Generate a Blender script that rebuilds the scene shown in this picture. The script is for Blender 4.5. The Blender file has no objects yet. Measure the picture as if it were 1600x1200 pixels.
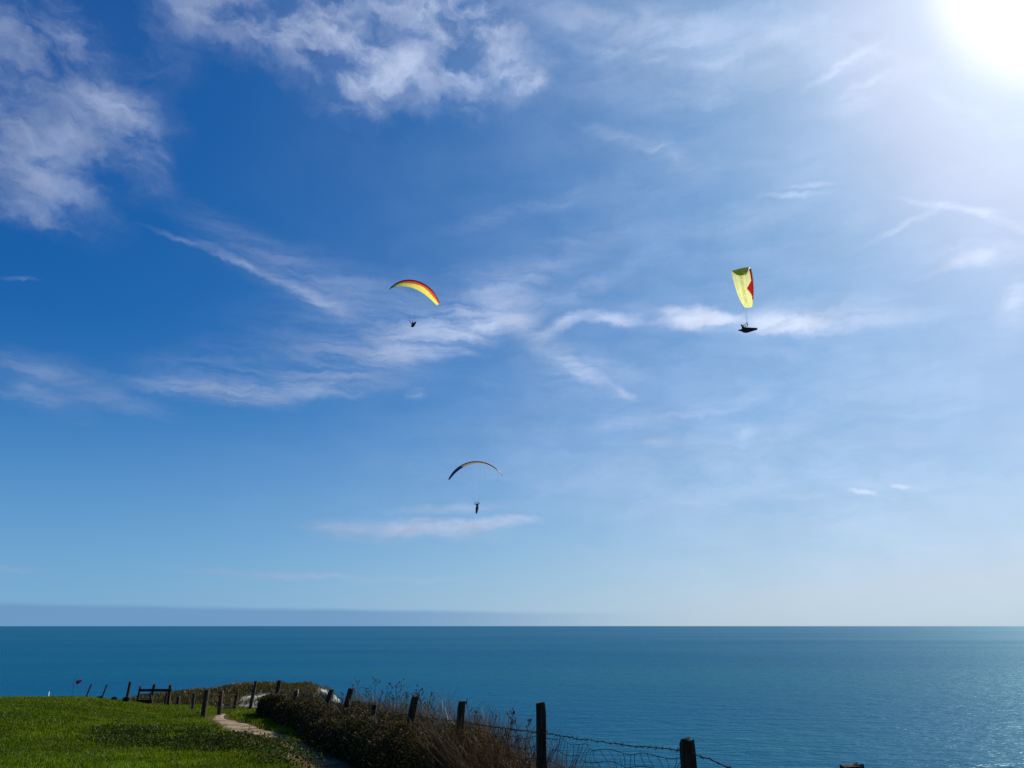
import bpy, math, random
import numpy as np
from mathutils import Vector, Matrix, Euler

random.seed(7)
rng = np.random.default_rng(11)
C = bpy.context.scene.collection
R = math.radians
SC = bpy.context.scene

# ------------------------------------------------------------------ camera geometry (metres; eye at 0,0,1.6)
EYE = 1.6
F = 1200.0
PITCH = R(17.46)
cp, sp = math.cos(PITCH), math.sin(PITCH)
SEA_Z = -95.0

def ray(u, v):
    """a photo position as a viewing direction (x per y, z per y)"""
    up = 600.0 - v
    fy = F * cp - up * sp
    fz = F * sp + up * cp
    return ((u - 800.0) / fy, fz / fy)

def P(u, v, y):
    a, b = ray(u, v)
    return Vector((a * y, y, EYE + b * y))

def azel(u, v):
    a, b = ray(u, v)
    return math.atan2(a, 1.0), math.atan2(b, math.hypot(a, 1.0))

SUN_AZ, SUN_EL = R(44.0), R(38.4)
SUN = Vector((math.sin(SUN_AZ) * math.cos(SUN_EL), math.cos(SUN_AZ) * math.cos(SUN_EL), math.sin(SUN_EL)))

# ------------------------------------------------------------------ small helpers
def tag(o, label=None, cat=None, group=None, kind=None):
    if label: o['label'] = label
    if cat: o['category'] = cat
    if group: o['group'] = group
    if kind: o['kind'] = kind
    return o

def empty(name, loc=(0, 0, 0)):
    o = bpy.data.objects.new(name, None)
    o.location = loc
    o.empty_display_size = 0.2
    C.objects.link(o)
    return o

def link(name, me, parent=None):
    o = bpy.data.objects.new(name, me)
    C.objects.link(o)
    if parent: o.parent = parent
    return o

def add_mesh(name, verts, faces, mats, parent=None, smooth=False, col=None, attrs=None, midx=None):
    """one mesh object out of numpy / list data; faces may be an (n,k) array or a list of tuples"""
    me = bpy.data.meshes.new(name)
    v = np.asarray(verts, np.float32).reshape(-1, 3)
    if isinstance(faces, np.ndarray):
        n, k = faces.shape
        me.vertices.add(len(v)); me.vertices.foreach_set('co', v.ravel())
        me.loops.add(n * k); me.loops.foreach_set('vertex_index', faces.astype(np.int32).ravel())
        me.polygons.add(n)
        me.polygons.foreach_set('loop_start', np.arange(0, n * k, k, dtype=np.int32))
        me.polygons.foreach_set('loop_total', np.full(n, k, np.int32))
    else:
        me.from_pydata([tuple(map(float, p)) for p in v], [], [tuple(map(int, f)) for f in faces])
    for m in (mats if isinstance(mats, (list, tuple)) else [mats]):
        me.materials.append(m)
    if midx is not None:
        me.polygons.foreach_set('material_index', np.asarray(midx, np.int32))
    if smooth:
        me.polygons.foreach_set('use_smooth', np.ones(len(me.polygons), bool))
    me.update(calc_edges=True)
    me.validate()
    if col is not None:                       # per-vertex colour
        a = me.color_attributes.new('Col', 'FLOAT_COLOR', 'POINT')
        c = np.ones((len(v), 4), np.float32); c[:, :3] = col
        a.data.foreach_set('color', c.ravel())
    for k_, d in (attrs or {}).items():
        a = me.attributes.new(k_, 'FLOAT', 'POINT')
        a.data.foreach_set('value', np.asarray(d, np.float32))
    return link(name, me, parent)

class MB:
    """collects shapes for one mesh"""
    def __init__(s): s.v, s.f = [], []
    def add(s, vs, fs):
        n = len(s.v)
        s.v += [tuple(p) for p in vs]
        s.f += [tuple(i + n for i in f) for f in fs]
    def tube(s, pts, rad, seg=6, cap=True, squash=None):
        pts = [Vector(p) for p in pts]
        rads = rad if isinstance(rad, (list, tuple)) else [rad] * len(pts)
        vs, fs = [], []
        ref = None
        for i, p in enumerate(pts):
            t = (pts[min(i + 1, len(pts) - 1)] - pts[max(i - 1, 0)])
            if t.length < 1e-9: t = Vector((0, 0, 1))
            t.normalize()
            if ref is None:
                ref = Vector((0, 0, 1)) if abs(t.z) < 0.9 else Vector((1, 0, 0))
            a = (ref - t * ref.dot(t))
            if a.length < 1e-6: a = t.orthogonal()
            a.normalize(); b = t.cross(a)
            ref = a
            for k in range(seg):
                w = 2 * math.pi * k / seg
                vs.append(p + (a * math.cos(w) + b * math.sin(w) * (squash or 1)) * rads[i])
        for i in range(len(pts) - 1):
            for k in range(seg):
                k2 = (k + 1) % seg
                fs.append((i * seg + k, i * seg + k2, (i + 1) * seg + k2, (i + 1) * seg + k))
        if cap:
            fs.append(tuple(range(seg - 1, -1, -1)))
            fs.append(tuple((len(pts) - 1) * seg + k for k in range(seg)))
        s.add(vs, fs)
    def box(s, c, size, rot=None):
        c = Vector(c)
        vs = []
        for x in (-.5, .5):
            for y in (-.5, .5):
                for z in (-.5, .5):
                    p = Vector((x * size[0], y * size[1], z * size[2]))
                    if rot: p = rot @ p
                    vs.append(c + p)
        s.add(vs, [(0, 1, 3, 2), (4, 6, 7, 5), (0, 4, 5, 1), (2, 3, 7, 6), (0, 2, 6, 4), (1, 5, 7, 3)])
    def ball(s, c, r, seg=10, rings=7):
        c = Vector(c)
        r = Vector(r) if hasattr(r, '__len__') else Vector((r, r, r))
        vs, fs = [c + Vector((0, 0, r.z))], []
        for i in range(1, rings):
            th = math.pi * i / rings
            for k in range(seg):
                ph = 2 * math.pi * k / seg
                vs.append(c + Vector((r.x * math.sin(th) * math.cos(ph), r.y * math.sin(th) * math.sin(ph), r.z * math.cos(th))))
        vs.append(c - Vector((0, 0, r.z)))
        for k in range(seg):
            fs.append((0, 1 + k, 1 + (k + 1) % seg))
            fs.append((len(vs) - 1, 1 + (rings - 2) * seg + (k + 1) % seg, 1 + (rings - 2) * seg + k))
        for i in range(rings - 2):
            for k in range(seg):
                a = 1 + i * seg
                fs.append((a + k, a + seg + k, a + seg + (k + 1) % seg, a + (k + 1) % seg))
        s.add(vs, fs)
    def build(s, name, mats, parent=None, smooth=False, **kw):
        return add_mesh(name, s.v, s.f, mats, parent, smooth, **kw)

# ------------------------------------------------------------------ noise (numpy value noise)
_T = rng.random((256, 256))
def vnoise(x, y, seed=0):
    x = np.asarray(x, float) + 37.7 * seed; y = np.asarray(y, float) - 21.3 * seed
    xi = np.floor(x).astype(int); yi = np.floor(y).astype(int)
    fx = x - xi; fy = y - yi
    fx = fx * fx * (3 - 2 * fx); fy = fy * fy * (3 - 2 * fy)
    g = lambda a, b: _T[a & 255, b & 255]
    return (g(xi, yi) * (1 - fx) + g(xi + 1, yi) * fx) * (1 - fy) + (g(xi, yi + 1) * (1 - fx) + g(xi + 1, yi + 1) * fx) * fy
def fbm(x, y, oct=4, seed=0):
    s = 0; a = 0.5
    for i in range(oct):
        s = s + a * vnoise(np.asarray(x) * 2 ** i, np.asarray(y) * 2 ** i, seed + i)
        a *= .5
    return s / (1 - .5 ** oct)
def sstep(a, b, x):
    t = np.clip((np.asarray(x, float) - a) / (b - a), 0, 1)
    return t * t * (3 - 2 * t)

# ------------------------------------------------------------------ node helpers
class NT:
    def __init__(s, tree): s.t = tree; s.n = tree.nodes; s.l = tree.links
    def new(s, typ, **kw):
        n = s.n.new(typ)
        for k, v in kw.items(): setattr(n, k, v)
        return n
    def set(s, n, i, v):
        if v is None: return
        if isinstance(v, bpy.types.NodeSocket): s.l.new(v, n.inputs[i])
        else: n.inputs[i].default_value = v
    def math(s, op, a, b=None, c=None, clamp=False):
        n = s.new('ShaderNodeMath', operation=op, use_clamp=clamp)
        s.set(n, 0, a); s.set(n, 1, b); s.set(n, 2, c)
        return n.outputs[0]
    def vec(s, op, a, b=None, scale=None):
        n = s.new('ShaderNodeVectorMath', operation=op)
        s.set(n, 0, a); s.set(n, 1, b)
        if scale is not None: s.set(n, 3, scale)
        return n.outputs['Value'] if op in ('LENGTH', 'DOT_PRODUCT', 'DISTANCE') else n.outputs[0]
    def mix(s, fac, a, b, mode='MIX'):
        n = s.new('ShaderNodeMix', data_type='RGBA', blend_type=mode)
        n.clamp_factor = True
        s.set(n, 0, fac); s.set(n, 6, a); s.set(n, 7, b)
        return n.outputs[2]
    def rng(s, x, a, b, c=0.0, d=1.0, kind='SMOOTHSTEP'):
        n = s.new('ShaderNodeMapRange', interpolation_type=kind, clamp=(kind == 'LINEAR'))   # smoothstep limits itself
        s.set(n, 0, x); s.set(n, 1, a); s.set(n, 2, b); s.set(n, 3, c); s.set(n, 4, d)
        return n.outputs[0]
    def noise(s, vec, scale, detail=4, rough=.55, dist=0.0):
        n = s.new('ShaderNodeTexNoise')
        s.set(n, 'Vector', vec); s.set(n, 'Scale', scale); s.set(n, 'Detail', detail); s.set(n, 'Roughness', rough); s.set(n, 'Distortion', dist)
        return n.outputs[0], n.outputs[1]
    def mapping(s, vec, loc=(0, 0, 0), rot=(0, 0, 0), scale=(1, 1, 1), typ='POINT'):
        n = s.new('ShaderNodeMapping', vector_type=typ)
        s.set(n, 0, vec); s.set(n, 1, loc); s.set(n, 2, rot); s.set(n, 3, scale)
        return n.outputs[0]

def mat(name):
    m = bpy.data.materials.new(name); m.use_nodes = True
    m.node_tree.nodes.clear()
    t = NT(m.node_tree)
    out = t.new('ShaderNodeOutputMaterial')
    return m, t, out

def principled(t, out, base, rough=.8, spec=.3, normal=None):
    b = t.new('ShaderNodeBsdfPrincipled')
    t.set(b, 'Base Color', base); t.set(b, 'Roughness', rough); t.set(b, 'Specular IOR Level', spec)
    if normal is not None: t.set(b, 'Normal', normal)
    t.l.new(b.outputs[0], out.inputs[0])
    return b

def mat_leaf(name, trans=.4, gain=1.0, spec=.04):
    m, t, out = mat(name)
    c = t.new('ShaderNodeVertexColor', layer_name='Col').outputs[0]
    if gain != 1.0: c = t.mix(1.0, c, (gain, gain, gain, 1), 'MULTIPLY')
    d = t.new('ShaderNodeBsdfDiffuse'); t.set(d, 0, c)
    tr = t.new('ShaderNodeBsdfTranslucent'); t.set(tr, 0, c)
    mx = t.new('ShaderNodeMixShader'); t.set(mx, 0, trans); t.l.new(d.outputs[0], mx.inputs[1]); t.l.new(tr.outputs[0], mx.inputs[2])
    g = t.new('ShaderNodeBsdfGlossy'); t.set(g, 'Roughness', .45); t.set(g, 0, (.8, .85, .8, 1))
    m2 = t.new('ShaderNodeMixShader'); t.set(m2, 0, spec)
    t.l.new(mx.outputs[0], m2.inputs[1]); t.l.new(g.outputs[0], m2.inputs[2])
    t.l.new(m2.outputs[0], out.inputs[0])
    return m

def mat_wood(name, a, b, grain=14.0):
    m, t, out = mat(name)
    co = t.new('ShaderNodeTexCoord').outputs['Object']
    st = t.mapping(co, scale=(grain, grain, grain * .09))
    n1, _ = t.noise(st, 3.0, 6, .65)
    n2, _ = t.noise(co, 9.0, 4, .6)
    f = t.rng(n1, .35, .68)
    c = t.mix(f, a, b)
    lich = t.rng(n2, .60, .72)
    c = t.mix(t.math('MULTIPLY', lich, .45), c, (.16, .16, .10, 1))
    bp = t.new('ShaderNodeBump'); t.set(bp, 'Strength', .7); t.set(bp, 'Distance', .01); t.set(bp, 'Height', n1)
    principled(t, out, c, .9, .15, bp.outputs[0])
    return m

def mat_plain(name, col, rough=.6, spec=.3, metal=0.0, vary=.25, scale=20.0):
    m, t, out = mat(name)
    co = t.new('ShaderNodeTexCoord').outputs['Object']
    n, _ = t.noise(co, scale, 4, .6)
    lo = tuple(c * (1 - vary) for c in col[:3]) + (1,)
    hi = tuple(min(1, c * (1 + vary)) for c in col[:3]) + (1,)
    b = principled(t, out, t.mix(n, lo, hi), rough, spec)
    t.set(b, 'Metallic', metal)
    return m

def mat_cloth(name, col, trans=.75, clear=0.0):
    """rip-stop nylon of the canopies: thin, lets the sun through"""
    m, t, out = mat(name)
    co = t.new('ShaderNodeTexCoord').outputs['Object']
    n, _ = t.noise(co, 1.3, 3, .5)
    c = t.mix(n, tuple(x * .85 for x in col[:3]) + (1,), tuple(min(1, x * 1.1) for x in col[:3]) + (1,))
    d = t.new('ShaderNodeBsdfDiffuse'); t.set(d, 0, c)
    tr = t.new('ShaderNodeBsdfTranslucent'); t.set(tr, 0, c)
    mx = t.new('ShaderNodeMixShader'); t.set(mx, 0, trans)
    t.l.new(d.outputs[0], mx.inputs[1]); t.l.new(tr.outputs[0], mx.inputs[2])
    g = t.new('ShaderNodeBsdfGlossy'); t.set(g, 'Roughness', .35)
    m2 = t.new('ShaderNodeMixShader'); t.set(m2, 0, .05)
    t.l.new(mx.outputs[0], m2.inputs[1]); t.l.new(g.outputs[0], m2.inputs[2])
    last = m2.outputs[0]
    if clear:                                  # thin rip-stop lets part of the sun straight through
        tp = t.new('ShaderNodeBsdfTransparent'); t.set(tp, 0, tuple(min(1, .35 + x) for x in col[:3]) + (1,))
        m3 = t.new('ShaderNodeMixShader'); t.set(m3, 0, clear)
        t.l.new(last, m3.inputs[1]); t.l.new(tp.outputs[0], m3.inputs[2]); last = m3.outputs[0]
    t.l.new(last, out.inputs[0])
    return m

# ------------------------------------------------------------------ world: Nishita sky with cirrus
SKY_STRENGTH = 0.10
def build_world():
    w = bpy.data.worlds.new('World'); SC.world = w; w.use_nodes = True
    w.node_tree.nodes.clear()
    t = NT(w.node_tree)
    out = t.new('ShaderNodeOutputWorld'); bg = t.new('ShaderNodeBackground')
    t.l.new(bg.outputs[0], out.inputs[0])
    sky = t.new('ShaderNodeTexSky', sky_type='NISHITA')
    sky.sun_disc = False
    sky.sun_elevation = SUN_EL
    sky.sun_rotation = SUN_AZ
    sky.altitude = 100
    sky.air_density = .6; sky.dust_density = 1.0; sky.ozone_density = 1.0
    # the phone's deep, saturated rendering of a clear sky: one tone curve per channel
    sr = t.new('ShaderNodeSeparateColor'); t.l.new(sky.outputs[0], sr.inputs[0])
    cr = t.new('ShaderNodeCombineColor')
    for i, (g, k) in enumerate(((1.76, -4.72), (.98, -2.74), (.64, -1.72))):
        t.set(cr, i, t.math('MULTIPLY', t.math('POWER', sr.outputs[i], g), math.exp(k) / SKY_STRENGTH))
    # never warmer than neutral beside the sun
    n = t.new('ShaderNodeSeparateColor'); t.l.new(cr.outputs[0], n.inputs[0])
    c2 = t.new('ShaderNodeCombineColor')
    t.set(c2, 0, t.math('MINIMUM', n.outputs[0], t.math('MULTIPLY', n.outputs[1], .86))); t.set(c2, 1, n.outputs[1]); t.set(c2, 2, n.outputs[2])
    base = c2.outputs[0]
    d = t.new('ShaderNodeTexCoord').outputs['Generated']
    d = t.vec('NORMALIZE', d)
    xyz = t.new('ShaderNodeSeparateXYZ'); t.l.new(d, xyz.inputs[0])
    az = t.math('ARCTAN2', xyz.outputs[0], xyz.outputs[1])
    el = t.math('ARCSINE', xyz.outputs[2])
    cb = t.new('ShaderNodeCombineXYZ'); t.set(cb, 0, az); t.set(cb, 1, el)
    p0 = cb.outputs[0]
    sd = t.vec('DOT_PRODUCT', d, tuple(SUN))
    # wind-drawn warping of the cloud outlines
    _, wc = t.noise(p0, 9.0, 5, .6)
    w1 = t.vec('SCALE', t.vec('SUBTRACT', wc, (.5, .5, .5)), scale=.05)
    _, wc2 = t.noise(p0, 30.0, 4, .6)
    w2 = t.vec('SCALE', t.vec('SUBTRACT', wc2, (.5, .5, .5)), scale=.03)
    pbig = t.vec('ADD', t.vec('ADD', p0, w1), w2)
    psml = t.vec('ADD', t.vec('ADD', p0, t.vec('SCALE', w1, scale=.25)), t.vec('SCALE', w2, scale=.6))

    def stroke(pv, u, v, L, W, ang, amp, prev=None):
        """one streak of cloud about the sky direction of (u, v); L, W half-lengths"""
        a0, e0 = azel(u, v)
        c, s_ = math.cos(R(ang)), math.sin(R(ang))
        a1, e1 = azel(u + c * L, v + s_ * L)
        a2, e2 = azel(u - s_ * W, v + c * W)
        Lr = math.hypot(a1 - a0, e1 - e0); Wr = math.hypot(a2 - a0, e2 - e0)
        rot = math.atan2(e1 - e0, a1 - a0)
        if prev is not None:                  # a chain, so that the compiled shader keeps few values alive at a time
            n = t.new('ShaderNodeVectorMath', operation='MULTIPLY_ADD')
            t.set(n, 0, prev); t.set(n, 1, (1e-7, 1e-7, 0)); t.set(n, 2, pv); pv = n.outputs[0]
        q = t.mapping(pv, (a0, e0, 0), (0, 0, rot), (Lr, Wr, 1), 'TEXTURE')
        r = t.rng(t.vec('LENGTH', q), 1.5, 0.0, 0.0, amp)
        return r if prev is None else t.math('ADD', prev, r)
    def family(pv, lst):
        acc = None
        for a in lst:
            acc = stroke(pv, *a, prev=acc)
        return acc
    def fibre(pv, ang, scale, ratio, detail=6, rough=.62, dist=.4, seed=0.0):
        q = t.mapping(pv, (seed, seed * .7, seed), (0, 0, R(ang)), (1, ratio, 1))
        return t.noise(q, scale, detail, rough, dist)[0]

    fluffy = family(pbig, [
        (70, 40, 210, 85, 10, .62), (150, 130, 140, 60, 40, .50), (30, 190, 120, 70, 35, .75), (175, 205, 115, 48, 50, .85),
        (60, 285, 130, 52, 30, .85), (40, 330, 75, 24, 5, .55), (215, 190, 75, 34, 60, .5), (110, 235, 70, 46, 50, .5), (30, 110, 90, 60, 30, .3),
        (420, 40, 190, 50, 22, .65), (510, 70, 120, 60, 45, .9), (555, 110, 75, 34, 60, .65), (625, 100, 85, 42, 45, .75), (500, 150, 80, 24, 30, .4), (330, 25, 90, 50, 30, .5),
        (715, 50, 110, 48, 38, .9), (715, 110, 70, 34, 75, .55), (825, 125, 32, 18, 15, .9), (650, 10, 230, 34, 5, .6), (790, 60, 90, 30, 40, .4), (600, 60, 300, 80, 12, .22)])
    nf = fibre(pbig, 40, 11.0, 2.5, 9, .58, .25, 2.0)
    nf2 = fibre(pbig, 35, 7.0, 1.4, 3, .5, .2, 4.0)
    lace = t.math('ADD', t.math('MULTIPLY', nf, .58), t.math('MULTIPLY', nf2, .50))
    fl = t.math('MULTIPLY', t.math('MINIMUM', t.math('MULTIPLY', fluffy, 1.02), 1.2), t.rng(lace, .43, .78, .05, 1.15))

    diag = family(psml, [
        (300, 382, 70, 4, 20, .34), (380, 412, 80, 6, 25, .38), (460, 450, 70, 9, 27, .42), (520, 480, 50, 13, 28, .34), (440, 425, 160, 30, 27, .13), (400, 385, 150, 26, 24, .10), (540, 440, 120, 40, 15, .12),
        (800, 500, 60, 26, 40, .30), (860, 545, 70, 24, 34, .34), (920, 585, 60, 13, 28, .38), (975, 612, 26, 6, 30, .36), (950, 570, 70, 22, 20, .22), (870, 590, 90, 26, 25, .12)])
    nd = fibre(psml, 27, 9.0, 7.0, 7, .62, .25, 5.0)
    dg = t.math('MULTIPLY', diag, t.rng(nd, .30, .72, .22, 1.15))

    wisp = family(psml, [
        (560, 540, 320, 46, -14, .30), (690, 520, 150, 32, -16, .42), (775, 508, 70, 18, -10, .5), (620, 560, 130, 20, -16, .35),
        (330, 610, 110, 18, 6, .55), (400, 620, 70, 16, 10, .3), (490, 606, 110, 16, -2, .38), (540, 590, 150, 30, -8, .22),
        (40, 585, 110, 34, 4, .40), (70, 625, 80, 20, 20, .28), (180, 625, 90, 16, 15, .25), (1040, 648, 150, 16, -9, .22),
        (830, 430, 160, 34, -28, .18), (600, 470, 200, 40, -10, .16), (740, 550, 24, 7, 0, .3), (652, 614, 14, 8, 0, .35)])
    nw = fibre(psml, -13, 9.0, 5.5, 7, .62, .35, 8.0)
    ws = t.math('MULTIPLY', wisp, t.rng(nw, .33, .70, .12, 1.1))

    flat = family(psml, [
        (895, 500, 40, 10, -20, .36), (955, 497, 55, 10, 2, .50), (865, 518, 45, 10, -30, .25), (1080, 496, 48, 17, 0, 1.1), (1130, 497, 36, 11, 4, .7), (1235, 505, 75, 14, 3, 1.05), (1200, 500, 40, 18, 0, .3),
        (1320, 500, 130, 18, -4, .30), (1280, 480, 120, 18, -8, .18), (1150, 500, 230, 26, 0, .16), (640, 823, 120, 13, 0, .85), (760, 817, 80, 9, -3, .75), (540, 826, 60, 9, 3, .4), (640, 830, 160, 14, 2, .25), (700, 795, 100, 7, -3, .2), (560, 842, 70, 6, 4, .2),
        (1409, 759, 15, 4, -4, .95), (1345, 768, 22, 5, 3, .45), (1250, 777, 50, 5, 0, .2), (1050, 785, 60, 5, 0, .1),
        (420, 897, 150, 6, 3, .26), (600, 905, 140, 5, 1, .16), (20, 890, 60, 5, 0, .16), (1030, 690, 28, 6, -2, .2), (1165, 678, 18, 7, -8, .22), (30, 433, 28, 3, 3, .18)])
    nh = fibre(psml, 0, 13.0, 4.0, 6, .6, .3, 11.0)
    ft = t.math('MULTIPLY', flat, t.rng(nh, .30, .66, .45, 1.5))

    curl = family(psml, [
        (1480, 323, 80, 6, 7, .75), (1560, 345, 80, 8, 18, .7), (1415, 352, 60, 6, -28, .5), (1540, 398, 100, 20, -5, .5), (1500, 412, 60, 8, -20, .5), (1590, 470, 50, 26, -60, .65), (1325, 97, 80, 8, -34, .7), (1420, 92, 90, 10, 12, .55), (1370, 120, 70, 6, -30, .45),
        (1390, 130, 90, 26, -30, .35), (1530, 180, 90, 12, 22, .6), (1570, 205, 60, 12, -8, .5), (1240, 302, 50, 5, -4, .45), (1270, 287, 40, 4, -6, .35), (990, 222, 90, 12, 14, .18), (1050, 245, 60, 20, 35, .16), (920, 450, 120, 16, -30, .16), (1130, 350, 160, 20, -8, .10), (850, 320, 160, 14, -18, .10), (1000, 90, 140, 10, 5, .2)])
    nc = fibre(psml, -4, 16.0, 5.0, 7, .6, .6, 25.0)
    cu = t.math('MULTIPLY', curl, t.rng(nc, .30, .72, .20, 1.0))
    veil = family(psml, [
        (1000, 45, 260, 60, 6, .30), (1250, 80, 360, 95, -4, .28), (950, 130, 220, 40, 9, .14), (1250, 260, 520, 160, 4, .10), (1150, 420, 620, 170, -4, .08), (1380, 600, 460, 190, 0, .10), (1250, 760, 560, 200, 0, .24), (850, 730, 300, 120, 0, .12), (500, 760, 300, 90, 0, .06), (800, 560, 420, 120, -6, .06)])
    nv = fibre(psml, -6, 7.0, 4.0, 7, .62, .5, 15.0)
    vl = t.math('MULTIPLY', veil, t.rng(nv, .3, .72, .42, 1.15))

    thin = t.math('MULTIPLY', t.rng(az, -.62, .30), t.rng(t.noise(t.mapping(p0, rot=(0, 0, .2), scale=(1, 2.2, 1)), 3.0, 5, .55, .4)[0], .25, .75, .03, .11))
    vl = t.math('ADD', vl, cu)
    vl = t.math('ADD', vl, t.math('MULTIPLY', thin, t.rng(el, .0, .30)))
    dens = t.math('ADD', t.math('ADD', fl, t.math('ADD', dg, ws)), t.math('ADD', ft, vl))
    # optical depth to cover
    dens = t.math('MINIMUM', t.math('SUBTRACT', 1.0, t.math('EXPONENT', t.math('MULTIPLY', dens, -1.12))), .9)
    # ice-crystal clouds are brighter towards the sun (forward scattering)
    ccol = t.mix(t.rng(sd, .42, .93), (3.7, 4.5, 6.4, 1), (7.8, 8.6, 10.6, 1))
    shade = t.rng(fibre(pbig, 20, 10.0, 1.4, 5, .55, .2, 21.0), .3, .7, .80, 1.06)
    ccol = t.vec('SCALE', ccol, scale=shade)
    # pale sea air towards the horizon
    air = t.math('MULTIPLY', t.math('POWER', t.math('MAXIMUM', t.math('SUBTRACT', 1.0, t.math('MULTIPLY', el, 2.7)), 0.0), 1.95), .80)
    base = t.mix(air, base, t.mix(t.rng(az, -.55, .35), (2.15, 4.1, 6.2, 1), (4.4, 5.7, 6.8, 1)))
    col = t.mix(dens, base, ccol)
    # low bank of sea haze lying on the horizon, thinning out to the right
    _, nb = t.noise(t.mapping(p0, scale=(1, 6, 1)), 14.0, 3, .5)
    hb = t.math('MULTIPLY', t.math('SUBTRACT', t.noise(p0, 11.0, 4, .5)[0], .5), .004)
    topel = t.math('ADD', t.math('MULTIPLY', az, -.0105), .0165)
    topel = t.math('ADD', topel, hb)
    bank = t.rng(t.math('SUBTRACT', el, topel), .0030, -.0040)
    fade = t.rng(az, -.25, .24, .72, 0.0)
    col = t.mix(t.math('MULTIPLY', bank, fade), col, (1.25, 2.65, 4.8, 1))
    # aureole of the sun in thin high cloud
    au = t.rng(sd, math.cos(R(9.0)), math.cos(R(3.4)), 0, 1)
    au2 = t.math('MULTIPLY', t.math('POWER', t.math('MAXIMUM', sd, 0.0), 45.0), .44)
    col = t.mix(t.math('MINIMUM', au2, .75), col, (8.0, 9.1, 11.2, 1))
    col = t.mix(au, col, (11.5, 11.5, 11.5, 1))
    t.set(bg, 0, col); t.set(bg, 1, SKY_STRENGTH)
    w.cycles.sampling_method = 'MANUAL'; w.cycles.sample_map_resolution = 512
build_world()

sun = bpy.data.lights.new('sun', 'SUN'); sun.energy = 4.4; sun.angle = R(.55); sun.color = (1, .95, .87)
so = bpy.data.objects.new('sun', sun); C.objects.link(so)
so.rotation_euler = (-SUN).to_track_quat('-Z', 'Y').to_euler()
so.location = (60, 60, 80)

# ------------------------------------------------------------------ terrain
def yf(u):                                    # the cliff fence runs straight away to the left
    return 3.0 / (.38 + (u - 800) / 1295.0)
def fence_x(y): return 3.0 - .38 * y
PATH_Y = [-30, 0, 4, 8.5, 12.2, 17.4, 21.5, 25.5, 29, 32, 36, 60]
PATH_X = [6, 2.2, 1.2, -.6, -2.35, -5.0, -7.0, -9.0, -10.15, -11.0, -12.2, -22]
def path_x(y): return np.interp(y, PATH_Y, PATH_X)
def z_path(y): return np.interp(y, [-200, 0, 4, 8.5, 12.2, 17.4, 25.5, 29, 32, 36, 40, 60], [4, .0, -.1, -.22, -.36, -.62, -1.06, -1.22, -1.36, -2.0, -3.4, -9])
def z_lawn(y): return np.interp(y, [-200, 0, 12, 20, 26, 31, 34, 37, 42, 60], [5, .0, -.30, -.50, -.72, -.99, -1.32, -1.95, -3.6, -12])

EDGE = np.array([(22, -60), (9, -12), (4.0, 0), (.2, 10), (-3.6, 20), (-6.6, 28), (-9.2, 33), (-12.3, 38), (-13.6, 41.5), (-12.4, 44), (-11.0, 46), (-10.2, 48.5), (-10.6, 51), (-13, 53.5),
                 (-18, 55), (-24, 53), (-28, 49), (-34, 45), (-60, 46), (-110, 60), (-260, 90), (-260, -260), (120, -260)], float)
def edge_sd(x, y):
    """signed distance to the cliff edge, positive over land"""
    x = np.asarray(x, float); y = np.asarray(y, float)
    best = np.full(x.shape, 1e9); inside = np.zeros(x.shape, bool)
    n = len(EDGE)
    for i in range(n):
        a = EDGE[i]; b = EDGE[(i + 1) % n]
        d = b - a; L = d @ d
        tt = np.clip(((x - a[0]) * d[0] + (y - a[1]) * d[1]) / L, 0, 1)
        best = np.minimum(best, np.hypot(x - a[0] - tt * d[0], y - a[1] - tt * d[1]))
        c = ((a[1] > y) != (b[1] > y)) & (x < (b[0] - a[0]) * (y - a[1]) / (b[1] - a[1] + 1e-12) + a[0])
        inside ^= c
    return np.where(inside, best, -best)

def z_head(x, y):                              # grassy bank of the headland
    ridge = np.interp(x, [-34, -27, -22, -17, -14.5, -12.6, -11.6, -10.6, -9.9], [-5.5, -3.6, -2.45, -2.0, -1.82, -1.84, -1.95, -2.25, -2.9])
    ridge = ridge + .22 * (fbm(x * .6, y * .6, 4, 3) - .5)
    front = np.clip((49.5 - y) / 8.0, 0, 2)
    return ridge - 2.0 * front ** 1.25 - .10 * np.clip(y - 49.5, 0, 99)

def z_ground(x, y, full=True):
    x = np.asarray(x, float); y = np.asarray(y, float)
    lat = path_x(y) - x                        # + on the lawn side of the path
    k = sstep(1.2, 5.6, lat)
    z = z_path(y) * (1 - k) + z_lawn(y) * k
    z = z - .10 * np.exp(-(lat / .75) ** 2)     # the path is worn in
    z = z - .16 * sstep(.2, 3, -lat)
    band = np.exp(-((y - 17 - .1 * (x + 10)) / 3.2) ** 2) * sstep(1.0, 4, lat) * sstep(14, 8, np.abs(x + 8))
    z = z - .12 * band                         # shallow dip where the scrub grows
    z = z + .14 * (fbm(x * .22, y * .22, 3, 5) - .5) + .05 * (fbm(x * 1.1, y * 1.1, 3, 9) - .5)
    hd = sstep(37.5, 42.0, y + .25 * (x + 14))* sstep(-34, -27, x)
    z = z * (1 - hd) + np.maximum(z, z_head(x, y)) * hd
    if full:
        sd = edge_sd(x, y) + .9 * (fbm(x * .8, y * .8, 4, 21) - .5) + sstep(40, 43, y) * 2.0 * (fbm(x * 1.9, y * 1.9, 4, 23) - .5)
        out = np.clip(-sd, 0, None)
        z = z - .45 * np.exp(-np.clip(sd, 0, None) / .5) * (sd < 2.5)
        z = z - np.where(sd < 0, .15 + 2.2 * out ** 1.15, 0)
    return z

def ground_hit(u, v, y0=2.0, y1=60.0):
    a, b = ray(u, v)
    ys = np.linspace(y0, y1, 1200)
    d = EYE + b * ys - z_ground(a * ys, ys)
    i = np.argmax(d < 0) if (d < 0).any() else -1
    y = ys[i]
    return float(a * y), float(y)

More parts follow.
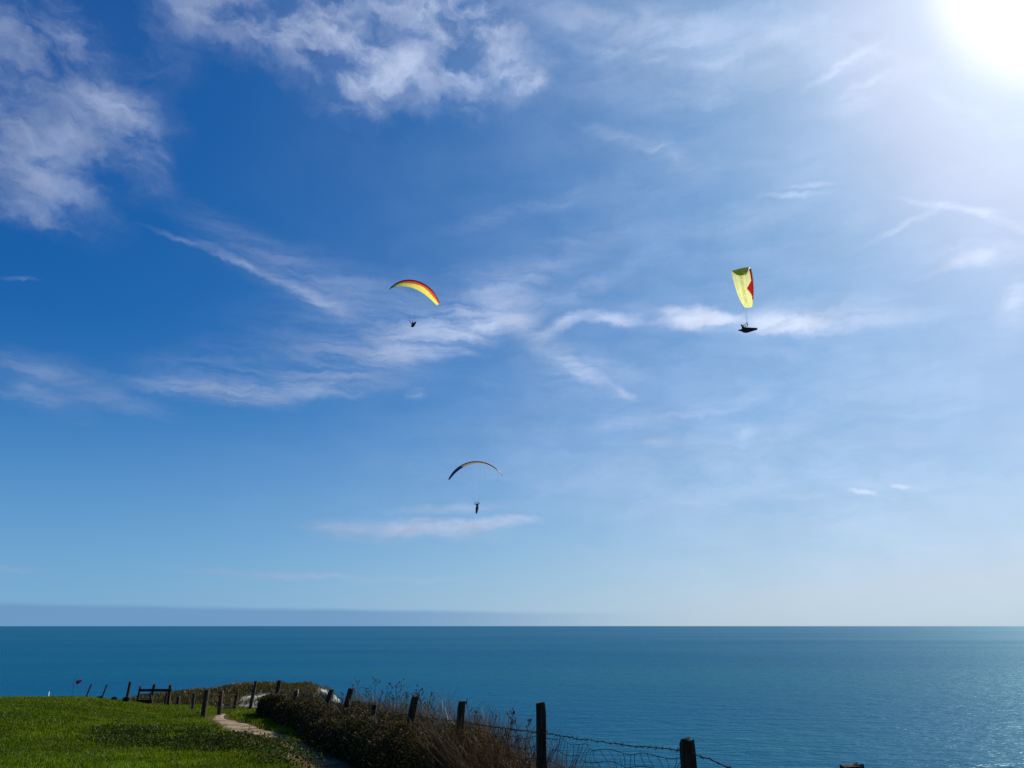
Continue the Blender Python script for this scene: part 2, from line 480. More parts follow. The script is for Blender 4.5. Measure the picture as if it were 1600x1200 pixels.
def build_terrain():
    th = np.concatenate([np.arange(-58, 40, .3), np.arange(40, 302, 3.0)])
    th = np.radians(np.concatenate([th, [302]]))
    r = [0.6]
    while r[-1] < 56: r.append(r[-1] + max(.12, .0085 * r[-1]))
    while r[-1] < 240: r.append(r[-1] * 1.06)
    r = np.array(r)
    TH, RR = np.meshgrid(th, r, indexing='ij')
    X = RR * np.sin(TH); Y = RR * np.cos(TH)
    Z = z_ground(X, Y)
    Z = np.maximum(Z, SEA_Z - 3)
    nt, nr = X.shape
    V = np.stack([X, Y, Z], -1).reshape(-1, 3)
    idx = np.arange(nt * nr).reshape(nt, nr)
    q = np.stack([idx[:-1, :-1], idx[1:, :-1], idx[1:, 1:], idx[:-1, 1:]], -1).reshape(-1, 4)[:, ::-1][:, ::-1]
    # attributes: bare chalk, dry (headland / cliff-top) turf, worn ground
    x, y, z = V.T
    sd = edge_sd(x, y)
    n = fbm(x * 1.3, y * 1.3, 4, 31)
    g1 = np.exp(-(((x + 14.3) / 1.2) ** 2 + ((y - 46.2) / 1.7) ** 2))
    chalk = .9 * sstep(.40, .60, g1 * .95 + (n - .5) * 1.7) * sstep(.08, .3, g1)
    g2 = sstep(-12.6, -10.9, x + .0 * y) * sstep(42, 44, y)
    chalk = np.maximum(chalk, sstep(.40, .62, g2 * .68 + (n - .5) * 1.3) * sstep(.05, .3, g2))
    gx = np.gradient(Z, axis=0) / (np.gradient(TH, axis=0) * RR); gr = np.gradient(Z, axis=1) / np.gradient(RR, axis=1)
    slope = np.hypot(gx, gr).ravel()
    chalk = np.maximum(chalk, sstep(1.0, 1.7, slope + (n - .5)) * sstep(1.5, .5, sd))
    dry = np.maximum(sstep(38, 41, y + .2 * (x + 14)), sstep(-.2, .5, x - fence_x(y)) * sstep(1, 3, y))
    dry = np.maximum(dry, sstep(1.5, .5, sd))
    lat = path_x(y) - x
    worn = np.exp(-(lat / np.interp(y, [17, 27], [1.0, .4])) ** 4) * sstep(30, 26, y)
    front = (y > 38.5) & (x > -34)
    fm = front[q].all(1)
    atr = {'chalk': chalk, 'dry': dry, 'worn': worn}
    def sub(name, mask):
        f = q[mask]; used = np.unique(f); remap = np.full(len(V), -1); remap[used] = np.arange(len(used))
        return add_mesh(name, V[used], remap[f], M['ground'], smooth=True, attrs={k: d[used] for k, d in atr.items()})
    tag(sub('ground', ~fm), 'green clifftop lawn sloping down towards the sea', None, None, 'structure')
    tag(sub('headland', fm), 'grassy brown headland with bare white chalk showing', None, None, 'structure')

M = {}
def ground_mat():
    m, t, out = mat('turf_and_chalk')
    co = t.new('ShaderNodeTexCoord').outputs['Object']
    at = lambda n: t.new('ShaderNodeAttribute', attribute_name=n).outputs['Fac']
    n1, _ = t.noise(co, .7, 5, .6); n2, _ = t.noise(co, 14.0, 5, .7); n3, _ = t.noise(co, 3.0, 5, .65)
    green = t.mix(t.rng(n1, .35, .65), (.040, .068, .002, 1), (.060, .085, .003, 1))
    green = t.mix(t.math('MULTIPLY', t.rng(n2, .4, .7), .5), green, (.020, .032, .004, 1))
    straw = t.mix(t.rng(n3, .35, .65), (.060, .046, .014, 1), (.115, .088, .028, 1))
    straw = t.mix(t.math('MULTIPLY', t.rng(n1, .4, .6), .5), straw, (.040, .048, .010, 1))
    straw = t.mix(t.math('MULTIPLY', t.rng(n2, .45, .7), .5), straw, (.030, .022, .010, 1))
    c = t.mix(at('dry'), green, straw)
    c = t.mix(at('worn'), c, t.mix(n3, (.06, .05, .02, 1), (.15, .11, .06, 1)))
    ch = t.mix(t.rng(n3, .35, .62), (.40, .36, .30, 1), (.74, .70, .63, 1))
    ch = t.mix(t.math('MULTIPLY', t.rng(t.noise(co, 2.4, 7, .75)[0], .47, .56), .9), ch, (.085, .068, .035, 1))
    c = t.mix(at('chalk'), c, ch)
    b1 = t.new('ShaderNodeBump'); t.set(b1, 'Strength', .8); t.set(b1, 'Distance', .06); t.set(b1, 'Height', n2)
    principled(t, out, c, 1.0, 0.0, b1.outputs[0])
    return m
M['ground'] = ground_mat()

def path_mat():
    m, t, out = mat('trodden_chalk')
    co = t.new('ShaderNodeTexCoord').outputs['Object']
    n1, _ = t.noise(co, 1.6, 5, .6); n2, _ = t.noise(co, 22.0, 5, .7)
    c = t.mix(t.rng(n1, .35, .7), (.19, .135, .075, 1), (.45, .35, .23, 1))
    c = t.mix(t.math('MULTIPLY', t.rng(n2, .5, .72), .6), c, (.16, .12, .08, 1))
    sx = t.new('ShaderNodeSeparateXYZ'); t.l.new(co, sx.inputs[0])
    c = t.mix(t.math('MULTIPLY', t.rng(t.math('ADD', sx.outputs[1], t.math('MULTIPLY', n1, 3.0)), 17.5, 14.0), .85), c, t.mix(n2, (.065, .036, .014, 1), (.15, .09, .04, 1)))   # brown earth trodden over the chalk on the near stretch
    b1 = t.new('ShaderNodeBump'); t.set(b1, 'Strength', .9); t.set(b1, 'Distance', .05); t.set(b1, 'Height', n2)
    principled(t, out, c, 1.0, 0.0, b1.outputs[0])
    return m
M['path'] = path_mat()
build_terrain()

def build_path():
    ys = np.arange(-12, 28.6, .12)
    vs, fs = [], []
    K = 9
    for i, y in enumerate(ys):
        x0 = float(path_x(y)); dx = float(path_x(y + .1) - path_x(y - .1)) / .2
        nx, ny = 1 / math.hypot(1, dx), -dx / math.hypot(1, dx)
        wl = .62 + .22 * (float(fbm(y * .9, 3.3, 3, 41)) - .5) * 2; wr = .62 + .25 * (float(fbm(y * .9, 9.3, 3, 43)) - .5) * 2
        wl *= float(sstep(27.5, 17, y)) * .75 + .25; wr *= float(sstep(27.5, 17, y)) * .75 + .25
        for k in range(K):
            s = -wl + (wl + wr) * k / (K - 1)
            x = x0 + nx * s; yy = y + ny * s
            e = abs(k - (K - 1) / 2) / ((K - 1) / 2)
            vs.append((x, yy, float(z_ground(x, yy)) + .035 - .06 * e ** 4))
    n = len(ys)
    fs = [(i * K + k, i * K + k + 1, (i + 1) * K + k + 1, (i + 1) * K + k) for i in range(n - 1) for k in range(K - 1)]
    tag(add_mesh('path', vs, fs, M['path'], smooth=True), 'trodden chalk footpath curving along the hedge', None, None, 'structure')
build_path()

# ------------------------------------------------------------------ sea
def build_sea():
    m, t, out = mat('sea_water')
    co = t.new('ShaderNodeTexCoord').outputs['Object']
    dist = t.vec('LENGTH', co)
    pv = t.mapping(co, rot=(0, 0, R(12)), scale=(.42, 1.0, 1))
    n1, _ = t.noise(pv, 1 / 26.0, 3, .55, .2)
    n2, _ = t.noise(pv, 1 / 8.0, 3, .6, .2)
    n3, _ = t.noise(pv, 1 / 2.2, 2, .6)
    n4, _ = t.noise(t.mapping(co, rot=(0, 0, R(8)), scale=(.25, 1, 1)), 1 / 900.0, 4, .55, .3)
    far = t.rng(dist, 500.0, 9000.0, 1.0, .35)
    h = t.math('ADD', t.math('ADD', t.math('MULTIPLY', n1, 3.4), t.math('MULTIPLY', n2, 2.0)), t.math('MULTIPLY', n3, .35))
    bp = t.new('ShaderNodeBump'); t.set(bp, 'Strength', far); t.set(bp, 'Distance', 1.0); t.set(bp, 'Height', h)
    base = t.mix(t.rng(n4, .35, .65), (.000, .072, .154, 1), (.000, .088, .148, 1))
    d = t.new('ShaderNodeBsdfDiffuse'); t.set(d, 0, base); t.set(d, 'Normal', bp.outputs[0])
    g = t.new('ShaderNodeBsdfGlossy'); t.set(g, 'Roughness', .27); t.set(g, 'Color', (.62, .90, 1, 1)); t.set(g, 'Normal', bp.outputs[0])
    fr = t.new('ShaderNodeFresnel'); t.set(fr, 0, 1.33); t.set(fr, 'Normal', bp.outputs[0])
    f = t.math('MINIMUM', t.math('MULTIPLY', fr.outputs[0], t.rng(n4, .3, .7, .18, .212)), .2)
    mx = t.new('ShaderNodeMixShader'); t.set(mx, 0, f)
    t.l.new(d.outputs[0], mx.inputs[1]); t.l.new(g.outputs[0], mx.inputs[2])
    t.l.new(mx.outputs[0], out.inputs[0])
    rad = [0, 200, 600, 1500, 4000, 10000, 25000, 60000, 150000]
    seg = 96
    vs = [(0, 0, SEA_Z)]; fs = []
    for r in rad[1:]:
        for k in range(seg):
            a = 2 * math.pi * k / seg
            vs.append((r * math.cos(a), r * math.sin(a), SEA_Z))
    for k in range(seg): fs.append((0, 1 + k, 1 + (k + 1) % seg))
    for i in range(len(rad) - 2):
        for k in range(seg):
            a = 1 + i * seg; b = a + seg
            fs.append((a + k, b + k, b + (k + 1) % seg, a + (k + 1) % seg))
    tag(add_mesh('sea', vs, fs, m), 'blue sea rippling out to the horizon', None, None, 'structure')
build_sea()

# ------------------------------------------------------------------ scatter: blades and leaves
M['grass'] = mat_leaf('grass_blades', .5, 1.0, .012)
M['leaf'] = mat_leaf('bramble_leaves', .35, 1.0, .012)
M['straw'] = mat_leaf('dry_stems', .4, 1.0, .03)

def blades(pos, h, w, lean, cols, bend=.35):
    """triangular-ish blades: 4-vertex, bent"""
    n = len(pos)
    a = rng.random(n) * 2 * np.pi
    dx, dy = np.cos(a), np.sin(a)
    la = rng.random(n) * 2 * np.pi
    lx, ly = np.cos(la) * lean, np.sin(la) * lean
    b1 = pos + np.stack([-dx * w / 2, -dy * w / 2, np.full(n, -.02)], 1)
    b2 = pos + np.stack([dx * w / 2, dy * w / 2, np.full(n, -.02)], 1)
    mid = pos + np.stack([lx * h * .3, ly * h * .3, h * .6], 1)
    m1 = mid + np.stack([-dx * w * .4, -dy * w * .4, 0 * h], 1)
    m2 = mid + np.stack([dx * w * .4, dy * w * .4, 0 * h], 1)
    tip = pos + np.stack([lx * h, ly * h, h * (1 - .25 * np.abs(lean))], 1)
    V = np.stack([b1, b2, m2, m1, tip], 1).reshape(-1, 3)
    o = np.arange(n)[:, None] * 5
    F4 = np.concatenate([o + np.array([[0, 1, 2]]), o + np.array([[0, 2, 3]]), o + np.array([[3, 2, 4]])], 0)
    return V, F4, np.repeat(cols, 5, 0)

def leaves(pos, size, cols, up=.3):
    """pointed oval leaves of six vertices, folded a little, turned every way"""
    n = len(pos)
    ax = rng.normal(size=(n, 3)); ax /= np.linalg.norm(ax, axis=1)[:, None]
    nr = rng.normal(size=(n, 3)) + np.array([0, 0, up]); nr -= ax * (nr * ax).sum(1)[:, None]; nr /= np.linalg.norm(nr, axis=1)[:, None]
    sd = np.cross(nr, ax)
    s = size[:, None]
    p = lambda l, w, k: pos + ax * s * l + sd * s * w + nr * s * k
    V = np.stack([p(-.5, 0, 0), p(-.12, -.33, .09), p(.22, -.24, .06), p(.55, 0, -.05), p(.22, .24, .06), p(-.12, .33, .09)], 1).reshape(-1, 3)
    o = np.arange(n)[:, None] * 6
    Fq = np.concatenate([o + np.array([[0, 1, 2, 3]]), o + np.array([[0, 3, 4, 5]])], 0)
    return V, Fq, np.repeat(cols, 6, 0)

def pick(n, pal, wts, jit=.25):
    pal = np.array(pal); w = np.array(wts, float); w /= w.sum()
    c = pal[rng.choice(len(pal), n, p=w)]
    return np.clip(c * (1 + jit * rng.normal(size=(n, 1))), .002, .9)

def in_poly(x, y, poly):
    ins = np.zeros(len(x), bool)
    for i in range(len(poly)):
        a = poly[i]; b = poly[(i + 1) % len(poly)]
        ins ^= ((a[1] > y) != (b[1] > y)) & (x < (b[0] - a[0]) * (y - a[1]) / (b[1] - a[1] + 1e-12) + a[0])
    return ins

SCRUB_PX = [(95, 1150), (150, 1140), (190, 1137), (235, 1141), (262, 1150), (285, 1146), (310, 1141), (345, 1143), (372, 1151), (395, 1157), (415, 1161), (455, 1169), (500, 1180), (530, 1196), (500, 1196), (470, 1184), (430, 1174), (360, 1174), (300, 1173), (240, 1170), (190, 1167), (130, 1163)]
SCRUB = [ground_hit(u, v) for u, v in SCRUB_PX]

def lawn():
    n = 430000
    # denser towards the eye
    y = 4.5 + (37 - 4.5) * rng.random(n) ** 1.1
    x = -1.0 * y - 1.5 + (1.0 * y + 3.2) * rng.random(n)
    lat = path_x(y) - x
    keep = ((lat > .45 + .35 * rng.random(n)) | ((lat < -np.interp(y, [15, 18, 26], [.75, .6, .3]) - .25 * rng.random(n)) & (lat > -3.5) & (y > 15))) & (edge_sd(x, y) > .4)
    keep &= ~((y > 38) & (x > -34))
    ins = in_poly(x, y, SCRUB)
    keep &= ~(ins & (rng.random(n) < .30))
    x, y = x[keep], y[keep]; n = len(x)
    z = z_ground(x, y)
    tuft = fbm(x * 1.6, y * 1.6, 3, 51); big = fbm(x * .25, y * .25, 3, 53)
    h = (.026 + .055 * tuft ** 1.5 + .026 * rng.random(n)) * np.interp(y, [8, 20, 36], [1.0, 1.25, 1.5])
    h *= .8 + .5 * sstep(1.6, .4, path_x(y) - x)
    w = np.interp(y, [8, 36], [.009, .026]) * (.7 + .6 * rng.random(n))
    base = np.where((big > .52)[:, None], np.array([[.142, .205, .002]]), np.array([[.108, .175, .002]]))
    base = base * (.55 + .9 * tuft[:, None]) * ((.52 + .86 * fbm(x * .45, y * .75, 4, 57)) * np.interp(y, [11, 15, 24, 33], [1.05, .80, .74, .86]))[:, None]
    dead = rng.random(n) < .035
    base[dead] = (.13, .105, .035)
    cols = np.clip(base * (1 + .15 * rng.normal(size=(n, 1))), .002, .5)
    V, Fc, cc = blades(np.stack([x, y, z], 1), h, w, .25 + .5 * rng.random(n), cols)
    tag(add_mesh('lawn_grass', V, Fc, M['grass'], col=cc), 'short green clifftop grass covering the lawn', 'grass', None, 'stuff')
lawn()

def dry_grass():
    # long bleached grass on the headland, along the fence and beyond it
    n = 52000
    x = -33 + 24 * rng.random(n); y = 39.5 + 15 * rng.random(n)
    sd = edge_sd(x, y)
    g1 = np.exp(-(((x + 14.3) / 1.2) ** 2 + ((y - 46.2) / 1.7) ** 2))
    nz = fbm(x * 1.3, y * 1.3, 4, 31)
    bare = ((g1 * .95 + (nz - .5) * 1.7 > .48) & (g1 > .15)) | (sstep(-13.2, -10.9, x) * sstep(42, 44, y) * .75 + (nz - .5) * .9 > .44)
    k = (sd > .15) & (~bare | (rng.random(n) < .16))
    x, y = x[k], y[k]; n1 = len(x)
    z = z_ground(x, y)
    h = .10 + .28 * fbm(x * .7, y * .7, 3, 61) ** 1.3 * (1 + .4 * rng.random(n1)); w = .022 + .022 * rng.random(n1)
    c = pick(n1, [(.125, .095, .028), (.085, .075, .018), (.060, .068, .012), (.050, .034, .014)], [4, 4, 3, 2])
    V, Fc, cc = blades(np.stack([x, y, z], 1), h, w, .2 + .5 * rng.random(n1), c)
    tag(add_mesh('dry_grass', V, Fc, M['straw'], col=cc), 'bleached brown grass growing over the headland', 'grass', None, 'stuff')
    # fringe at the cliff edge beside the fence
    n = 24000
    y = 2.0 + 30 * rng.random(n) ** 1.2; off = .05 + 1.5 * rng.random(n)
    x = fence_x(y) + off
    k = (edge_sd(x, y) > -.35)
    x, y, off = x[k], y[k], off[k]; n2 = len(x)
    z = z_ground(x, y)
    h = .16 + .34 * fbm(x * .9, y * .9, 3, 67) ** 1.2 + .15 * rng.random(n2)
    h *= np.interp(y, [2, 5.5, 7.5, 9, 40], [.45, .5, .85, 1.15, 1])
    w = np.interp(y, [2, 10, 30], [.005, .009, .02]) * (.7 + .6 * rng.random(n2))
    c = pick(n2, [(.15, .10, .045), (.11, .065, .030), (.060, .055, .016), (.085, .040, .020)], [4, 4, 2, 3])
    # tall bleached stems through the near end of the brambles
    m = 9000
    y4 = 6.6 + 3.2 * rng.random(m); x4 = hedge_mid(y4) - .25 + .85 * rng.random(m)
    z4 = z_ground(x4, y4)
    h4 = np.maximum(hedge_top(y4) - z4, .1) * (.45 + .75 * rng.random(m) ** 1.2) + .05
    k4 = h4 > .08
    x4, y4, z4, h4 = x4[k4], y4[k4], z4[k4], h4[k4]
    c4 = pick(len(x4), [(.12, .070, .028), (.075, .038, .014), (.045, .024, .010), (.17, .12, .06)], [4, 4, 3, 1])
    m = 2600
    y5 = 9.5 + 9 * rng.random(m); x5 = hedge_mid(y5) + .15 + .5 * rng.random(m)
    z5 = hedge_top(y5) - .30; h5 = .22 + .42 * rng.random(m) ** 2.2 * fbm(y5 * 1.2, x5, 3, 69) * 1.7
    c5 = pick(m, [(.13, .10, .055), (.09, .07, .035)], [1, 1])
    x = np.concatenate([x, x4, x5]); y = np.concatenate([y, y4, y5]); z = np.concatenate([z, z4, z5]); h = np.concatenate([h, h4, h5])
    w = np.concatenate([w, .004 + .005 * rng.random(len(x4)), .0035 + .003 * rng.random(m)]); c = np.concatenate([c, c4, c5]); n2 = len(x)
    V, Fc, cc = blades(np.stack([x, y, z], 1), h, w, .15 + .4 * rng.random(n2), c)
    tag(add_mesh('dead_grass', V, Fc, M['straw'], col=cc), 'dead russet grass standing along the wire fence', 'grass', None, 'stuff')

def scrub():
    n = 42000
    px = np.array(SCRUB)
    x = px[:, 0].min() + np.ptp(px[:, 0]) * rng.random(n * 4); y = px[:, 1].min() + np.ptp(px[:, 1]) * rng.random(n * 4)
    near = np.full(len(x), 9.0)
    for a_, b_ in zip(px, np.roll(px, -1, 0)):
        d_ = b_ - a_; tt = np.clip(((x - a_[0]) * d_[0] + (y - a_[1]) * d_[1]) / (d_ @ d_ + 1e-9), 0, 1)
        near = np.minimum(near, np.hypot(x - a_[0] - tt * d_[0], y - a_[1] - tt * d_[1]))
    sdist = np.where(in_poly(x, y, SCRUB), near, -near)
    dens = sstep(-.5, 1.3, sdist + 1.6 * (fbm(x * .7, y * .7, 4, 71) - .5)) * sstep(.34, .58, fbm(x * .9, y * .9, 3, 75))
    dens = .8 * dens * (.3 + .7 * sstep(-9.5, -5.5, x))
    k = rng.random(len(x)) < dens
    x, y = x[k], y[k]
    # a bank of it at the left edge of the path
    m = 3000
    yy = 12.3 + 4.0 * rng.random(m); xx = path_x(yy) - .30 - .9 * rng.random(m)
    # right verge
    m2 = 2600
    y3 = 11.5 + 4.5 * rng.random(m2); x3 = path_x(y3) + .5 + .4 * rng.random(m2)
    x = np.concatenate([x, xx, x3]); y = np.concatenate([y, yy, y3]); n = len(x)
    clump = fbm(x * .9, y * .9, 3, 77)
    nearpath = sstep(3.0, 1.0, path_x(y) - x)
    H = (.04 + .32 * clump ** 1.5) * (1 + .45 * nearpath * sstep(16.5, 14, y))
    z = z_ground(x, y) + H * rng.random(n) ** .7
    c = pick(n, [(.045, .076, .004), (.026, .046, .004), (.080, .095, .008), (.055, .036, .012), (.10, .085, .03)], [5, 5, 2.5, 1.5, .6], .3)
    s = (.020 + .032 * rng.random(n)) * np.interp(y, [8, 26], [.85, 1.35])
    V, Fc, cc = leaves(np.stack([x, y, z], 1), s, c, .5)
    o = add_mesh('low_scrub', V, Fc, M['leaf'], col=cc)
    tag(o, 'low nettles and weeds in a dark band across the lawn', 'scrub', None, 'stuff')
scrub()

# ------------------------------------------------------------------ bramble hedge along the fence
H_U = [372, 385, 398, 412, 430, 470, 505, 530, 560, 600, 640, 690, 720, 750, 780, 810, 840, 900]
H_V = [1118, 1110, 1100, 1086, 1074, 1074, 1080, 1089, 1091, 1097, 1104, 1113, 1121, 1142, 1163, 1184, 1200, 1240]
_uu = np.linspace(421, 900, 300); _yy = np.array([min(yf(u), 33 - 0 * u) if u > 425 else np.interp(u, [372, 425], [31, 27]) for u in _uu])
_yy = np.minimum(_yy, np.interp(_uu, [421, 434, 500], [26.5, 24.5, 20.3]))
_vv = np.interp(_uu, H_U, H_V)
_zt = np.array([P(u, v, y).z for u, v, y in zip(_uu, _vv, _yy)])
_xt = np.array([P(u, v, y).x for u, v, y in zip(_uu, _vv, _yy)])
_o = np.argsort(_yy); HY, HZ, HX = _yy[_o], _zt[_o], _xt[_o]
def hedge_top(y): return np.interp(y, HY, HZ)
def hedge_mid(y): return np.interp(y, HY, HX)
def hedge_profile(y, s):
    """s in -1 (path side) .. 1 (cliff side): x offset and height share"""
    wl = np.interp(y, [6, 9, 12, 18, 25, 31], [.25, .30, .52, .66, .28, .2]); wr = np.interp(y, [6, 12, 31], [.5, .8, 1.3])
    x = hedge_mid(y) + np.where(s < 0, s * wl, s * wr)
    return x, (1 - np.abs(s) ** 2.6) ** .55
dry_grass()

def hedge():
    root = empty('bramble_hedge', (-3.6, 17, -.7))
    tag(root, 'dark tangled bramble hedge between the chalk path and the cliff fence', 'hedge')
    inv = Vector((3.6, -17, .7))
    n = 190000
    y = HY[0] + (HY[-1] - HY[0]) * rng.random(n) ** 1.15
    s = rng.random(n) * 2 - 1
    s = np.sign(s) * np.abs(s) ** .75
    x, hs = hedge_profile(y, s)
    zg = z_ground(x, y)
    top = hedge_top(y) - .04
    H = np.maximum(top - zg, .05)
    bump = fbm(y * 1.1, s * 1.5 + 3, 4, 81)
    dep = rng.random(n) ** 2.2 * .55                      # most leaves sit near the outer skin
    zz = zg + H * hs * (.74 + .52 * (bump - .35)) * (1 - dep)
    xx = x + .35 * (fbm(y * 1.5, zz * 1.5, 3, 83) - .5) + .05 * rng.normal(size=n)
    yy = y + .06 * rng.normal(size=n)
    k = zz > zg - .02
    xx, yy, zz, s_, y_ = xx[k], yy[k], zz[k], s[k], y[k]; n = len(xx)
    patch = fbm(yy * .8, xx * .8 + zz, 3, 85)
    c_dark = pick(n, [(.036, .027, .008), (.040, .046, .009), (.078, .042, .015), (.140, .118, .036)], [4, 3.7, 2.6, 1.5], .3)
    c_dry = pick(n, [(.070, .034, .013), (.115, .070, .026), (.050, .042, .010), (.090, .072, .02)], [4, 3, 3, 2], .3)
    dryp = np.clip(sstep(.50, .66, patch) * .6 + sstep(11, 8.5, yy) * .75, 0, 1)
    c = np.where((rng.random(n) < dryp)[:, None], c_dry, c_dark)
    sz = np.interp(yy, [6, 12, 30], [.021, .027, .050]) * (.6 + .8 * rng.random(n))
    V, Fc, cc = leaves(np.stack([xx, yy, zz], 1) + np.array(inv), sz, c, .4)
    add_mesh('foliage', V, Fc, M['leaf'], root, col=cc)
    # solid dark core added under the leaves to keep the light out
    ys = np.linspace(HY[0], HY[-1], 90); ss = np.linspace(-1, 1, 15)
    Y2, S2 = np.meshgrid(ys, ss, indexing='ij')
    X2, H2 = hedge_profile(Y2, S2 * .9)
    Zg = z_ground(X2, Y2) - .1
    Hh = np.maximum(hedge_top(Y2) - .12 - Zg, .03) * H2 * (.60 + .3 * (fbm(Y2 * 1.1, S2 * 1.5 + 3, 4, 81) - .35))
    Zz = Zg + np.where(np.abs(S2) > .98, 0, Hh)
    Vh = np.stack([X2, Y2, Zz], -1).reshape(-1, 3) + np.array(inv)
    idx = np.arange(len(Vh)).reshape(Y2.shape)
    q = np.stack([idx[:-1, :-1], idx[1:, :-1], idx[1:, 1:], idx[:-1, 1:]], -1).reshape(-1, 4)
    add_mesh('dark_core', Vh, q, M['heart'], root)
    # arching canes and bare twigs out of the top
    mb_v, mb_f, mb_c = [], [], []
    tb = MB()
    for i in range(620):
        yv = HY[0] + 1.0 + (HY[-1] - HY[0] - 3) * random.random() ** 1.1
        sv = random.uniform(-.95, .8)
        xv, hv = hedge_profile(yv, sv); xv = float(xv)
        zv = float(z_ground(xv, yv)); zt = float(hedge_top(yv))
        zs = zv + max(zt - zv, .1) * float(hv) * random.uniform(.6, .9)
        L = random.uniform(.12, .36); a = random.uniform(0, 6.28); ln = random.uniform(.2, .9)
        pts = [Vector((xv, yv, zs))]
        for k in range(1, 6):
            tt = k / 5
            pts.append(Vector((xv + math.cos(a) * ln * L * tt, yv + math.sin(a) * ln * L * tt, zs + L * (tt - .55 * ln * tt * tt))))
        r0 = .0028 + .00022 * yv
        tb.tube([p + inv for p in pts], [r0 * (1 - .6 * k / 5) for k in range(6)], 3, False)
    tag(tb.build('canes', M['cane'], root), kind='stuff')

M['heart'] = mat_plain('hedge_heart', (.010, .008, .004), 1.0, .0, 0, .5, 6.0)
M['cane'] = mat_plain('bramble_cane', (.13, .105, .075), .85, .15, 0, .5, 9.0)
M['pale'] = mat_plain('bleached_stem', (.62, .58, .50), .8, .2, 0, .2, 9.0)
hedge()

# tall dead weeds standing above the hedge against the sea
def weed_mesh(L, seedn, kind):
    rr = random.Random(seedn)
    tb = MB()
    lean = rr.uniform(-.16, .16); lean2 = rr.uniform(-.12, .12)
    pt = lambda s: Vector((lean * L * s * s, lean2 * L * s * s, L * s))
    tb.tube([pt(k / 6) for k in range(7)], [.0042 * (1 - .65 * k / 6) for k in range(7)], 4, False)
    for k in range(rr.randint(5, 9)):
        s = rr.uniform(.45, .98); a = rr.uniform(0, 6.28); l = L * rr.uniform(.12, .26) * (1.25 - s * .6)
        e = rr.uniform(.5, 1.1)
        b = pt(s); tip = b + Vector((math.cos(a) * l * math.cos(e), math.sin(a) * l * math.cos(e), l * math.sin(e)))
        mid = (b + tip) / 2 + Vector((math.cos(a), math.sin(a), -.3)) * l * .1
        tb.tube([b, mid, tip], [.0028, .0024, .0018], 3, False)
        if kind == 0:
            tb.ball(tip, (.007, .007, .013), 6, 4)
        else:
            for j in range(3):
                tb.ball(b.lerp(tip, .5 + .25 * j), (.006, .006, .008), 5, 4)
    tb.ball(pt(1), (.008, .008, .016), 6, 4)
    return tb
weed_spots = [(563, 1064), (573, 1075), (583, 1072), (592, 1080), (600, 1068), (608, 1074), (615, 1080), (622, 1072), (630, 1066), (636, 1082), (668, 1084), (655, 1076), (678, 1092),
              (741, 1098), (750, 1112), (765, 1118), (793, 1114), (811, 1112), (820, 1125), (835, 1130), (552, 1070), (537, 1082), (587, 1062), (662, 1070), (787, 1128), (645, 1078)]
WG = 'dead weed stalks standing up out of the bramble hedge'
for i, (u, v) in enumerate(weed_spots):
    y = min(yf(u), 19) + random.uniform(-.5, .9)
    top = P(u, v, y)
    zb = float(hedge_top(min(y, 31))) - .25
    L = max(top.z - zb, .25)
    o = weed_mesh(L, 100 + i, i % 2).build('dead_weed', M['weed'] if 'weed' in M else M.setdefault('weed', mat_plain('dead_weed_stalk', (.085, .066, .042), .9, .1, 0, .4, 12.0)))
    o.location = (top.x, y, zb)
    tag(o, 'thin dry weed stalk with seed heads rising above the bramble hedge', 'weed', WG)
# three bleached stems between the two posts
for i, (u0, v0, u1, v1, lab) in enumerate([(684, 1119, 690, 1093, 'tall curved bleached white stem sticking up out of the hedge'),
                                           (700, 1116, 709, 1103, 'short bleached stem leaning right beside the curved white stem'),
                                           (701, 1116, 695, 1105, 'short pale stem leaning left, crossing the right-leaning one')]):
    y = yf(695)
    a = P(u0, v0 + 14, y); b = P(u1, v1, y)
    tb = MB()
    bow = Vector((.03 if i == 0 else .0, 0, 0))
    pts = [a.lerp(b, k / 6) + bow * math.sin(math.pi * k / 6) - a for k in range(7)]
    tb.tube(pts, [.008 - .0005 * k for k in range(7)], 5)
    o = tb.build('bleached_stem', M['pale']); o.location = a
    tag(o, lab, 'stem')

# ------------------------------------------------------------------ posts, wires, gate
M['wood'] = mat_wood('weathered_oak', (.018, .012, .007, 1), (.065, .048, .030, 1))
M['wood2'] = mat_wood('grey_softwood', (.020, .014, .008, 1), (.10, .078, .050, 1))
M['wire'] = mat_plain('rusty_wire', (.045, .034, .028), .8, .3, .3, .4, 40.0)
M['white'] = mat_plain('white_paint', (.80, .80, .78), .5, .4, 0, .08, 5.0)
M['board'] = mat_wood('tarred_board', (.010, .008, .005, 1), (.025, .020, .013, 1))

